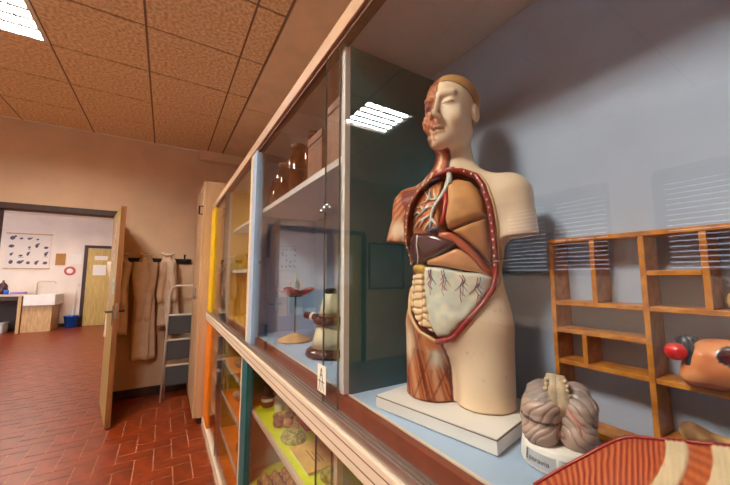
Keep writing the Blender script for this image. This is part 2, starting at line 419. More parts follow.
# open leaf, hinged on the right jamb
hinge = Vector((DX1+.0, YF-.04, 0)); tip = Vector((-.375, 3.90, 0)); ang = math.atan2(tip.y-hinge.y, tip.x-hinge.x); DW = (tip-hinge).length
MD = Matrix.Translation(hinge) @ Matrix.Rotation(ang, 4, 'Z')
def dpart(name, lo, hi, m, parent, bev=0.0):
    return MB().box(np.array(lo, float), np.array(hi, float), bev).xf(MD).build(name, m, parent)
d1 = struct(dpart('door_1', (0, -.02, .012), (DW-.012, .02, DH-.02), M_door, None), 'open yellow veneered door leaf with dark wood edge')
dpart('edge_strip', (DW-.012, -.021, .012), (DW, .021, DH-.02), M_dooredge, d1)
for s in (-1, 1):
    h = MB(); h.box((DW-.085, s*.0215-.003, .93), (DW-.045, s*.0215+.003, 1.12), .003); pl = h.xf(MD).build('handle_plate', M_black, d1)
    MB().tube([(DW-.065, s*.02, 1.06), (DW-.065, s*.065, 1.06), (DW-.09, s*.07, 1.06), (DW-.19, s*.07, 1.06)], .009, 8).xf(MD).build('door_handle', M_black, d1)
dpart('latch', (DW-.001, -.01, 1.0), (DW+.002, .01, 1.14), M_steel, d1)
for nm, z0, z1, x0, x1, c in (('poster', 1.55, 1.95, .30, .50, (196, 96, 72)), ('notice', 1.22, 1.38, DW-.26, DW-.10, (150, 178, 190)), ('notice', 1.28, 1.33, DW-.2, DW-.13, (120, 150, 70))):
    dpart(nm, (x0, -.0255 if c[0] != 120 else -.027, z0), (x1, -.0225, z1), mat('print_%d' % c[0], c, .7, noise=.5, nscale=25, col2=(226, 214, 190)), d1)
bb = MB(); bb.box((DX1+.055, YF-.018, 0), (.30, YF, .10), .003); struct(bb.build('baseboard_far', M_brown))
struct(box('baseboard_left', (XL, YB, 0), (XL+.018, YF, .10), M_brown))

# ------------------------------------------------------------------ the next room
nw = MB(); nw.box((NX0, NY1, 0), (NX1, NY1+.12, CEIL)); struct(nw.build('wall_next_far', M_wall2), 'pale far wall of the laboratory beyond the doorway')
struct(box('wall_next_right', (NX1, YF+.12, 0), (NX1+.12, NY1, CEIL), M_wall2))
nl = MB(); nl.box((NX0-.12, YF+.12, 0), (NX0, NY1, .9)); nl.box((NX0-.12, YF+.12, 2.6), (NX0, NY1, CEIL))
for a, b in ((YF+.12, 5.6), (7.2, 7.6), (9.2, 9.6), (11.2, NY1)): nl.box((NX0-.12, a, .9), (NX0, b, 2.6))
struct(nl.build('wall_next_left', M_wall2), 'window wall of the laboratory beyond')
box_c = struct(box('ceiling_next', (NX0, YF+.12, CEIL), (NX1, NY1, CEIL+.1), M_wall2))
for n, (a, b) in enumerate(((5.6, 7.2), (7.6, 9.2), (9.6, 11.2))):
    w = MB(); x = NX0-.06
    for (p, q) in (((a, .9), (b, .96)), ((a, 2.54), (b, 2.6)), ((a, .9), (a+.06, 2.6)), ((b-.06, .9), (b, 2.6)), (((a+b)/2-.03, .9), ((a+b)/2+.03, 2.6))): w.box((x-.03, p[0], p[1]), (x+.03, q[0], q[1]))
    wo = struct(w.build('window_%d' % (n+4), M_white)); box('window_pane', (x-.004, a+.05, .95), (x+.004, b-.05, 2.55), M_wglass, wo)
M_fill_next = mat_emit('fill_panel_next', (1.0, .86, .72), 40.0)  # emission of two unseen lights, added to brighten the room past the doorway
for k, (x, y, l) in enumerate(((-1.9, 6.9, 'added louvred fill light, out of view, just past the doorway in the next room'), (-2.6, 10.2, 'added louvred fill light, out of view, over the sink in the next room'))):
    luminaire(x-.6, x+.6, y-.3, y+.3, CEIL-.056, l, M_fill_next)
struct(box('baseboard_next', (NX0, NY1-.018, 0), (-2.15, NY1, .10), M_brown))
# far yellow door
f3 = MB(); f3.box((-2.0, NY1-.03, 0), (-1.92, NY1+.02, 2.28)); f3.box((-.98, NY1-.03, 0), (-.90, NY1+.02, 2.28)); f3.box((-1.92, NY1-.03, 2.2), (-.98, NY1+.02, 2.28)); struct(f3.build('trim_3', M_brown), 'dark frame of the yellow door at the far end')
d3 = struct(box('door_3', (-1.915, NY1-.022, .01), (-.985, NY1-.002, 2.195), M_door), 'closed yellow door at the far end of the next room')
box('notice', (-1.78, NY1-.026, 1.42), (-1.48, NY1-.0225, 1.72), M_paper, d3); box('notice', (-1.76, NY1-.026, 1.86), (-1.46, NY1-.0225, 1.98), M_paper, d3)
box('door_handle', (-1.1, NY1-.06, 1.0), (-1.0, NY1-.022, 1.03), M_black, d3, .004)
# laboratory bench, sink, bucket, wall things
M_btop = mat('bench_top', (214, 190, 160), 0.4, noise=.08, nscale=6)
M_bwood = mat('bench_wood', (214, 168, 110), 0.5, noise=.15, nscale=12, stretch=(4, 4, .5))
bY0, bY1 = 11.35, 12.13
t = thing('laboratory_bench', (-4.2, 11.74, 0), 'long workbench with open dark space under its pale top', 'bench')
box('bench_top', (-5.3, bY0, .90), (-2.96, bY1, .95), M_btop, t, .004)
box('side_panel', (-3.05, bY0+.03, 0), (-2.99, bY1, .90), M_bwood, t); box('side_panel', (-5.29, bY0+.03, 0), (-5.23, bY1, .90), M_bwood, t)
box('apron', (-5.23, bY0+.03, .80), (-3.05, bY0+.06, .90), M_brown, t); box('back_panel', (-5.23, bY1-.03, 0), (-3.05, bY1, .80), mat('dark_inside', (70, 52, 44), .7), t)
t = thing('sink_unit', (-2.66, 11.74, 0), 'white ceramic sink with tap on a pale wooden cabinet', 'sink')
box('cabinet', (-2.97, bY0+.06, 0), (-2.42, bY1, .66), M_bwood, t, .004)
sk = MB(); sk.box((-2.95, bY0-.02, .66), (-2.36, bY0+.04, .93), .012); sk.box((-2.95, bY1-.05, .66), (-2.36, bY1, .93), .012); sk.box((-2.95, bY0+.02, .66), (-2.89, bY1-.03, .93), .012); sk.box((-2.42, bY0+.02, .66), (-2.36, bY1-.03, .93), .012); sk.box((-2.93, bY0, .66), (-2.38, bY1-.02, .72))
sk.build('basin', M_white, t); MB().tube([(-2.9, bY1-.08, .93), (-2.9, bY1-.08, 1.22), (-2.86, bY1-.1, 1.26), (-2.5, bY1-.3, 1.26), (-2.48, bY1-.31, 1.2)], .016, 8).build('tap', M_cream, t, True)
tag(MB().lathe([(.09, .0), (.105, .02), (.085, .22), (.02, .30), (.02, .34), (.0, .34)], (-3.40, 11.6, .95), 16).build('bottle', mat('dark_bottle', (70, 34, 40), .25), None, True), 'dark round bottle on the far workbench', 'bottle')
tag(box('tray', (-3.22, 11.42, .951), (-2.98, 11.7, 1.0), mat('purple_plastic', (150, 110, 190), .5), None, .01), 'purple tray at the end of the far workbench', 'tray')
tag(MB().lathe([(.03, 0), (.045, .01), (.045, .10), (.03, .11), (.0, .11)], (-3.28, 11.3+.12, .78+.171), 12).build('sponge_cup', mat('blue_plastic', (24, 96, 200), .4), None, True), 'small blue cup at the front of the far workbench', 'cup')
for k, (x, w, h, c) in enumerate(((-3.95, .34, .16, (214, 208, 202)), (-3.45, .3, .22, (190, 186, 184)))):
    b_ = MB(); b_.box((x-w/2, 11.5, 0), (x+w/2, 11.85, h), .02); b_.box((x-w/2-.01, 11.49, h), (x+w/2+.01, 11.86, h+.03), .008)
    tag(b_.build('storage_box', mat('storage_%d' % k, c, .6)), ('low pale storage box' if k == 0 else 'taller grey storage box')+' under the far workbench', 'box', 'boxes under the workbench')
t = thing('bucket', (-2.12, 11.95, 0), 'blue plastic bucket on the floor beside the sink', 'bucket')
MB().lathe([(.12, 0), (.165, .30), (.175, .30), (.175, .32), (.155, .32), (.115, .015), (0, .015)], (-2.12, 11.95, 0), 20).build('bucket_body', mat('blue_plastic', (24, 96, 200), .4), t, True)
MB().tube([(-2.12+.17*math.cos(a), 11.95, .31-.12*math.sin(a)) for a in np.linspace(0, math.pi, 9)], .005, 6).build('bucket_handle', M_white, t)
MB().tube([(-2.14, 11.98, .02), (-2.1, 12.1, 1.0)], .012, 6).build('brush_stick', M_white, t)
# wall chart
t = thing('wall_chart', (-3.2, NY1-.02, 1.58), 'white wall chart with rows of small dark drawings', 'chart')
box('sheet', (-3.58, NY1-.016, 1.60), (-2.72, NY1-.004, 2.52), mat('chart_paper', (226, 212, 200), .8), t)
box('rail', (-3.60, NY1-.03, 2.51), (-2.70, NY1-.006, 2.54), M_bwood, t); box('rail', (-3.60, NY1-.03, 1.585), (-2.70, NY1-.006, 1.61), M_bwood, t)
M_ink = mat('chart_ink', (92, 84, 92), .8)
for r in range(4):
    for c in range(5):
        if (r, c) in ((1, 3), (2, 1), (3, 4)): continue
        x, z = -3.48+c*.165+random.uniform(-.02, .02), 1.70+r*.22+random.uniform(-.015, .015); w, h = random.uniform(.06, .13), random.uniform(.05, .13)
        dr = MB(); dr.ball((x, NY1-.0185, z+h/2), (w/2, .002, h/2), 1)
        if (r+c) % 2: dr.ball((x+w*.45, NY1-.0185, z+h*.9), (w/4, .002, h/4), 1)
        if (r*c) % 3 == 1: dr.box((x-w*.5, NY1-.0195, z-.02), (x+w*.6, NY1-.0175, z-.008))
        dr.build('drawing', M_ink, t)
tag(box('notice_board', (-2.60, NY1-.02, 1.70), (-2.40, NY1-.002, 2.02), mat('cork', (172, 122, 60), .8), None, .004), 'small brown cork board right of the wall chart', 'board')
tag(box('paper_notice', (-2.28, NY1-.008, 1.74), (-1.98 -.06, NY1-.002, 2.02), M_paper), 'white sheet pinned beside the far yellow door', 'paper')
t = thing('round_sign', (-2.28, NY1-.02, 1.42), 'round red and white sign above the bucket', 'sign')
RX = Matrix.Translation((-2.28, NY1-.004, 1.54)) @ Matrix.Rotation(math.pi/2, 4, 'X')
MB().lathe([(0, 0), (.125, 0), (.125, .008), (0, .008)], (0, 0, 0), 24).xf(RX).build('disc', mat('sign_red', (190, 70, 60), .5), t)
MB().lathe([(0, .009), (.07, .009), (.07, .012), (0, .012)], (0, 0, 0), 24).xf(RX).build('disc_centre', M_paper, t)
tag(box('light_switch', (-2.08, NY1-.015, 1.10), (-2.02, NY1-.002, 1.19), M_cream, None, .004), 'small cream switch plate near the far door', 'switch')

# ------------------------------------------------------------------ tall locker, coat rack, coats, step ladder
t = thing('tall_locker', (.52, 3.98, 0), 'tall beige locker between the display cabinets and the coats', 'locker')
box('carcass', (.315, 3.58, .06), (.79, 4.40, 2.36), M_beige, t, .003)
box('plinth', (.335, 3.6, 0), (.78, 4.38, .06), M_brown, t)
for y0, y1 in ((3.585, 3.985), (3.992, 4.395)): 
    d = box('locker_door', (.293, y0, .065), (.313, y1, 2.355), M_beige, t, .003)
    MB().box((.283, y0+(.33 if y0 < 3.9 else .04), 1.15), (.293, y0+(.35 if y0 < 3.9 else .06), 1.27), .003).build('door_pull', M_steel, d)
MB().tube([(.293, 3.61, 2.02), (.262, 3.61, 2.02), (.262, 3.61, 2.10), (.293, 3.61, 2.10)], .008, 6).build('side_hook', M_black, t)
# rack
t = thing('coat_rack', (-.1, 4.73, 1.56), 'dark wall-mounted coat rack with hooks on the far wall', 'coat rack')
box('board', (-.46, 4.725, 1.555), (.28, 4.748, 1.615), M_black, t, .003)
for x in (-.40, -.20, 0.0, .20):
    MB().tube([(x, 4.725, 1.60), (x, 4.68, 1.60), (x, 4.655, 1.63), (x, 4.65, 1.665)], [.008, .008, .01, .014], 8).build('hook', M_black, t, True)
M_coat = mat('coat_cloth', (238, 216, 190), .9, noise=.06, nscale=10, bump=.15, bscale=40)
def coat(cx, top, bot, hw, dep, seed, label, lean=0.0):
    r = random.Random(seed); t = thing('lab_coat', (cx, 4.64, bot), label, 'coat', 'lab coats on the rack')
    n, m = 40, 22; V = []; ph = [r.uniform(0, 6.28) for _ in range(4)]
    for i in range(m+1):
        u = i/m; z = top+(bot-top)*u; w = hw*(.28+.72*min(1, u/.12)**.6)*(1+.22*u) if u > 0 else hw*.2
        d = dep*(.35+.65*min(1, u/.2))
        for k in range(n):
            th = 2*math.pi*k/n; f = 1+(.14+.22*u)*math.sin(5*th+ph[0]+1.2*u)+.07*math.sin(9*th+ph[1])*u
            V.append((cx+lean*u+w*math.cos(th)*f, 4.648+d*math.sin(th)*f*.9, z+(.012*math.sin(3*th+ph[2]) if i == m else 0)))
    F = [(i*n+k, (i+1)*n+k, (i+1)*n+(k+1) % n, i*n+(k+1) % n) for i in range(m) for k in range(n)]; F.append(tuple(range(n))); F.append(tuple(m*n+k for k in range(n-1, -1, -1)))
    V = [(v[0], min(v[1], 4.722), v[2]) for v in V]
    obj('coat_body', V, F, M_coat, t, True)
    for s in (-1, 1):
        P = [(cx+s*hw*.75+lean*q*.5+s*.02*math.sin(q*5+ph[3]), 4.628-.02*q, top-.10-q*(top-bot)*.55) for q in np.linspace(0, 1, 9)]
        MB().tube(P, [.05*(1.1-.35*q)+.004*math.sin(q*17+s) for q in np.linspace(0, 1, 9)], 10, True, .75).build('sleeve', M_coat, t, True)
    MB().tube([(cx+.06*math.cos(a), 4.64+.035*math.sin(a), top-.01+.012*math.cos(2*a)) for a in np.linspace(0, 2*math.pi, 15)], .014, 6, False).build('collar', M_coat, t, True)
coat(-.44, 1.66, .74, .07, .05, 1, 'cream lab coat hanging nearest the open door')
coat(-.20, 1.66, .44, .08, .055, 2, 'longest cream lab coat hanging in the middle of the rack', .02)
coat(.02, 1.67, .80, .075, .05, 3, 'short cream lab coat hanging beside the step ladder', .04)
# step ladder, folded, leaning on the wall
t = thing('step_ladder', (.2, 4.5, 0), 'white tubular step ladder with dark grey steps leaning on the wall', 'ladder')
M_wtube = mat('white_tube', (226, 218, 208), .4)
def lz(z, off=0): return 4.415+.14*(z/1.3)+off
x0, x1 = .03, .40
MB().tube([(x0, lz(0), .0), (x0+.035, lz(1.2), 1.2), (x0+.06, lz(1.27), 1.265), (x0+.10, lz(1.29), 1.285), (x1-.10, lz(1.29), 1.285), (x1-.06, lz(1.27), 1.265), (x1-.035, lz(1.2), 1.2), (x1, lz(0), 0)], .011, 8).build('front_frame', M_wtube, t, True)
for x in (x0+.03, x1-.03): MB().tube([(x, lz(0, .07), .0), (x, lz(1.0, .045), 1.0)], .009, 8).build('rear_leg', M_wtube, t, True)
for z in (.16, .44, .72):
    st = MB().box(np.array((x0+.035, lz(z)-.012, z)), np.array((x1-.035, lz(z)+.012, z+.21)), .006).build('step', mat('step_grey', (66, 64, 66), .7, bump=.2, bscale=120), t)
    MB().tube([(x0+.02, lz(z)-.012, z+.225), (x1-.02, lz(z)-.012, z+.225)], .008, 6).build('step_rim', M_wtube, st)

# ------------------------------------------------------------------ display cabinets
XC, XB = 0.38, 0.745      # glass plane, back panel
ZR0, ZR1, ZF, ZT = 0.985, 1.047, 1.10, 2.098
def pane(name, y0, y1, z0, z1, x, parent):
    p = box(name, (x, y0+.0012, z0), (x+.005, y1-.0012, z1), M_glass, parent)
    for y in (y0, y1-.0012): box('pane_edge', (x, y, z0), (x+.005, y+.0012, z1), M_gedge, p)
    return p
def lock(parent, y, z, x):
    k = MB(); k.tube([(x-.012, y, z), (x, y, z)], .009, 10); k.tube([(x-.004, y-.03, z), (x-.004, y+.035, z+.004)], .004, 8); k.ball((x-.008, y-.02, z+.004), .008, 1); k.ball((x-.008, y+.018, z-.004), .007, 1)
    k.build('sliding_lock', M_steel, parent, True)
M_rail = mat('rail_laminate', (196, 158, 122), 0.55, noise=0.06, nscale=30, stretch=(1, .1, 1))
def upper(y0, y1, label, side, floor_m, back_m, div_m, post_m, divy, frame_m, pw=.12):
    t = thing('display_cabinet', (.56, (y0+y1)/2, ZR1), label, 'cabinet', 'glazed display cabinets')
    box('top_panel', (XC+.03, y0, ZT-.02), (XB+.02, y1, ZT), M_white, t)
    box('back_panel', (XB, y0+.02, ZF), (XB+.02, y1-.02, ZT-.021), back_m, t)
    box('bottom_panel', (XC+.032, y0+.02, ZR1+.001), (XB-.001, y1-.02, ZF), floor_m, t)
    box('side_panel', (XC+.03, y0, ZR1), (XB+.02, y0+.02, ZT-.021), side, t); box('side_panel', (XC+.03, y1-.02, ZR1), (XB+.02, y1, ZT-.021), side, t)
    tr = box('top_rail', (XC-.01, y0, ZT-.045), (XC+.029, y1, ZT+.005), M_rail, t, .003)
    box('track_groove', (XC, y0+.03, ZT-.056), (XC+.028, y1-.03, ZT-.0455), M_groove, tr)
    box('fascia', (XC+.014, y0+.02, ZR1+.018), (XC+.031, y1-.02, ZF-.0005), M_track, t)
    box('floor_edge', (XC+.0315, y0+.02, ZF+.0002), (XC+.0375, y1-.02, ZF+.002), M_cream, t)
    tk = box('lower_track', (XC-.012, y0, ZR1), (XC+.03, y1, ZR1+.0175), M_alu, t)
    for dx in (-.006, .004): box('track_groove', (XC+dx-.001, y0, ZR1+.0176), (XC+dx+.001, y1, ZR1+.0186), M_groove, tk)
    d = box('divider', (XC+.034, divy-.011, ZF), (XB-.001, divy+.009, ZT-.05), div_m, t); box('divider_edge', (XC+.018, divy-.0105, ZF+.003), (XC+.0335, divy+.0085, ZT-.047), M_white, t)
    box('end_post', (XC-.006, y1-pw, ZR1+.018), (XC+.0295, y1-.055, ZT-.046), post_m, t, .002); box('end_post', (XC-.008, y1-.054, ZR1+.018), (XC+.0295, y1-.001, ZT-.046), frame_m, t, .002)
    return t
cabA = upper(-.06, 1.80, 'upper glazed cabinet with light blue inside holding the torso', M_blue, M_blue, M_backblue, M_teal, M_blue, .764, M_cream)
box('shelf', (XC+.035, .775, 1.722), (XB-.002, 1.778, 1.744), M_white, cabA, .001)
pane('glass_pane', .765, 1.70, ZR1+.018, ZT-.046, XC+.006, cabA); pane('glass_pane', -.05, .835, ZR1+.018, ZT-.046, XC-.004, cabA)
lock(cabA, .815, 1.585, XC-.004)
cabB = upper(1.81, 3.56, 'upper glazed cabinet with bright yellow inside at the far end', M_yellow, M_yback, M_yback, M_yellow, M_yellow, 2.64, M_yellow, .26)
box('shelf', (XC+.05, 1.832, 1.424), (XB-.002, 2.628, 1.442), M_white, cabB); box('shelf', (XC+.05, 2.652, 1.424), (XB-.002, 3.538, 1.442), M_white, cabB)
box('shelf', (XC+.05, 1.832, 1.73), (XB-.002, 2.628, 1.746), M_white, cabB)
pane('glass_pane', 2.62, 3.30, ZR1+.018, ZT-.046, XC+.006, cabB); pane('glass_pane', 1.82, 2.72, ZR1+.018, ZT-.046, XC-.004, cabB)
lock(cabB, 2.66, 1.45, XC-.004)
def lower(y0, y1, label, side, in_back, div_m, post_m, divy, shelves, shelf_m, edge_m, pw=.14):
    t = thing('display_cabinet', (.56, (y0+y1)/2, 0), label, 'cabinet', 'glazed display cabinets')
    r = box('front_rail', (XC-.02, y0, ZR0), (XC+.03, y1, ZR1-.001), M_cream, t, .003)
    for z in (ZR0+.022, ZR0+.046): box('rail_groove', (XC-.0206, y0, z-.0012), (XC-.0195, y1, z+.0012), M_groove, r)
    box('top_panel', (XC+.031, y0, ZR1-.03), (XB+.02, y1, ZR1-.001), M_white, t)
    box('back_panel', (XB, y0+.02, .075), (XB+.02, y1-.02, ZR1-.031), in_back, t)
    box('bottom_panel', (XC+.03, y0+.02, .06), (XB-.001, y1-.02, .075), shelf_m, t); box('plinth', (XC+.03, y0, 0), (XB, y1, .0595), M_brown, t)
    box('bottom_rail', (XC-.012, y0, .004), (XC+.029, y1, .075), M_cream, t, .003)
    box('side_panel', (XC+.031, y0, .06), (XB+.02, y0+.02, ZR1-.031), side, t); box('side_panel', (XC+.031, y1-.02, .06), (XB+.02, y1, ZR1-.031), side, t)
    box('divider', (XC+.034, divy-.011, .076), (XB-.001, divy+.009, ZR1-.032), div_m, t); box('divider_edge', (XC+.018, divy-.0105, .077), (XC+.0335, divy+.0085, ZR0-.002), M_cream, t)
    box('end_post', (XC-.004, y1-pw, .076), (XC+.0295, y1-.02, ZR0-.001), post_m, t, .002); box('end_post', (XC-.006, y1-.019, .076), (XC+.0295, y1, ZR0-.001), M_cream if post_m is M_teal else post_m, t, .002)
    for z, a, b in shelves:
        box('shelf', (XC+.036, a, z-.018), (XB-.002, b, z), shelf_m, t); box('shelf_edge', (XC+.026, a, z-.0185), (XC+.0358, b, z+.0005), edge_m, t)
    return t
cabC = lower(-.06, 1.88, 'lower glazed cabinet with teal post and lime green shelves', M_greyin, M_greyin, M_greyin, M_teal, .795, [(.737, .806, 1.858), (.39, .806, 1.858), (.737, -.038, .782), (.39, -.038, .782)], M_lime, M_cream)
pane('glass_pane', .80, 1.74, .076, ZR0-.001, XC+.008, cabC); pane('glass_pane', -.05, .88, .076, ZR0-.001, XC-.002, cabC); lock(cabC, .845, .80, XC-.002)
cabD = lower(1.89, 3.56, 'lower glazed cabinet with orange post and orange shelves', M_orange, M_olive, M_olive, M_orange, 2.74, [(.78, 1.912, 2.728), (.545, 1.912, 2.728), (.28, 1.912, 2.728), (.78, 2.752, 3.538), (.545, 2.752, 3.538), (.28, 2.752, 3.538)], M_orange, M_cream, .30)
pane('glass_pane', 2.66, 3.26, .076, ZR0-.001, XC+.008, cabD); pane('glass_pane', 1.90, 2.76, .076, ZR0-.001, XC-.002, cabD); lock(cabD, 2.70, .7, XC-.002)

# counter and things along the window wall and left of the door (they show as reflections in the glass)
t = thing('window_counter', (-2.85, 1.2, 0), 'white topped counter under the windows, mirrored in the cabinet glass', 'counter')
box('counter_top', (XL+.02, -1.6, .86), (-2.5, 3.3, .90), M_white, t, .004); box('counter_front', (-2.58, -1.58, .06), (-2.54, 3.28, .859), mat('counter_grey', (96, 92, 92), .6), t)
for y in (-1.58, 3.24): box('counter_side', (XL+.02, y, .0), (-2.59, y+.04, .859), mat('counter_grey', (96, 92, 92), .6), t)
t = thing('pin_board', (-2.5, YF-.02, 1.15), 'framed pale notice board on the far wall left of the door', 'board')
box('board', (-2.95, YF-.018, 1.2), (-2.25, YF-.003, 1.95), mat('board_face', (196, 190, 182), .8, noise=.1, nscale=4), t)
fb = MB(); fb.box((-2.98, YF-.024, 1.17), (-2.22, YF-.002, 1.199)); fb.box((-2.98, YF-.024, 1.951), (-2.22, YF-.002, 1.98)); fb.box((-2.98, YF-.024, 1.2), (-2.951, YF-.002, 1.95)); fb.box((-2.249, YF-.024, 1.2), (-2.22, YF-.002, 1.95)); fb.build('frame', M_brown, t)

# ------------------------------------------------------------------ anatomical torso (l = its left, y = front, z = up)
TA = np.array([.572, .535, 1.130]); ta = math.radians(26)
TF = np.array([-math.cos(ta), -math.sin(ta), 0]); TL = np.array([-TF[1], TF[0], 0])
def tw_(P): P = np.asarray(P, float).reshape(-1, 3); return TA+P[:, :1]*TL+P[:, 1:2]*TF+P[:, 2:3]*np.array([0, 0, 1.0])
def body0(l, y, z):
    l = np.where(l < 0, l*(1+.06*np.clip((z-.36)*20, 0, 1)*np.clip((.53-z)*20, 0, 1)), l)
    d = ell(l, y, z, (0, -.004, .185), (.116, .084, .115))
    for s in (-1, 1):
        d = smin(d, cone(l, y, z, (s*.060, .004, -.05), (s*.056, 0, .15), .058, .064), .018)
    d = smin(d, ell(l, y, z, (0, 0, .29), (.100, .074, .13)), .03)
    d = smin(d, ell(l, y, z, (0, -.002, .390), (.115, .087, .125)), .04)
    d = smin(d, np.minimum(cone(l, y, z, (0, -.014, .470), (.112, -.010, .450), .046, .044), cone(l, y, z, (0, -.014, .470), (-.112, -.010, .450), .046, .044)), .04)
    d = smin(d, cone(l, y, z, (0, -.018, .49), (0, -.018, .60), .054, .038), .04)
    for s in (-1, 1):
        arm = cone(l, y, z, (s*.122, -.008, .440), (s*.139, .002, .32), .047, .041)
        arm = smax(arm, -(z-.352-.10*(l*s-.13)), .004); d = smin(d, arm, .022)
    d = np.maximum(d, -z)
    return d
HC, HS = math.cos(math.radians(8)), math.sin(math.radians(8))
def hrot(l, y): return l*HC+(y+.012)*HS, -l*HS+(y+.012)*HC-.012     # the head turns a little to its right
def head0(l, y, z):
    z = z+.010; l, y = hrot(l, y)
    d = ell(l, y, z, (0, -.014, .700), (.060, .076, .066))
    d = smin(d, ell(l, y, z, (0, .016, .648), (.048, .050, .076)), .03)
    d = smin(d, ell(l, y, z, (0, .049, .589), (.021, .021, .020)), .03)
    d = smin(d, cone(l, y, z, (-.030, .004, .612), (.030, .004, .612), .022, .022), .03)
    for s in (-1, 1):
        d = smax(d, -ell(l, y, z, (s*.024, .080, .672), (.019, .022, .012)), .012)
        d = smin(d, ell(l, y, z, (s*.024, .054, .671), (.014, .011, .009)), .005)
        d = smin(d, cone(l, y, z, (s*.009, .066, .690), (s*.036, .054, .692), .0055, .0045), .010)
        d = smin(d, ell(l, y, z, (s*.034, .044, .640), (.016, .014, .018)), .018)
        ear = smax(ell(l, y, z, (s*.060, -.010, .658), (.007, .015, .022)), -ell(l, y, z, (s*.069, -.008, .658), (.006, .009, .015)), .004); d = smin(d, ear, .006)
        d = smin(d, ell(l, y, z, (s*.0085, .077, .634), (.0065, .008, .0055)), .005)
    d = smin(d, cone(l, y, z, (0, .063, .688), (0, .085, .639), .0055, .0088), .007)
    d = smin(d, ell(l, y, z, (0, .067, .613), (.017, .010, .0052)), .003); d = smin(d, ell(l, y, z, (0, .065, .602), (.014, .010, .0052)), .003)
    return d
CAV = [(.034, .500), (.064, .486), (.080, .46), (.091, .42), (.096, .37), (.096, .32), (.094, .275), (.090, .245), (.074, .215), (.045, .178), (.014, .142), (-.022, .130), (-.062, .148), (-.096, .185), (-.108, .24), (-.108, .33), (-.106, .40), (-.09, .447), (-.062, .476), (-.03, .496)]
def bodyfull(l, y, z):
    d = smin(body0(l, y, z), head0(l, y, z), .012)
    n = noise3(l*60+9, y*60+9, z*60+9)
    # right half: skin taken off, fibres stand in low relief
    fib = np.sin((l*.5+np.arctan2(y, l+.05)*.06)*620+n*2)
    msk = (l < -.004) & ((z < .20) | ((z > .34) & (z < .53) & (l < -.06)))
    d = d+np.where(msk, .0012+.0007*fib, 0)
    hair = hairmask(l, y, z); d = d-np.clip(hair*60, 0, 1)*.0022
    d = np.where((hrot(l, y)[0] < -.001) & (z > .575), d+.0016+.0010*np.sin(z*420+l*300), d)
    cav = np.maximum(poly_sd(l, z, CAV), .012-y); cav = np.where(z > .60, 1.0, cav)
    return np.maximum(d, -cav)
def hairmask(l, y, z):   # > 0 where the hair cap lies
    l, y = hrot(l, y)
    line = np.where(y > .0, .688+.70*y, .688+1.1*y)-.010
    return np.where(z > .60, z-np.maximum(line, .610), -1.0)
tz = thing('anatomical_torso', tuple(TA), 'anatomical torso and head with open chest, half skinned and half flesh', 'anatomy model')
V, Fq = nets(bodyfull, (-.215, -.11, -.006), (.215, .112, .778), .0030)
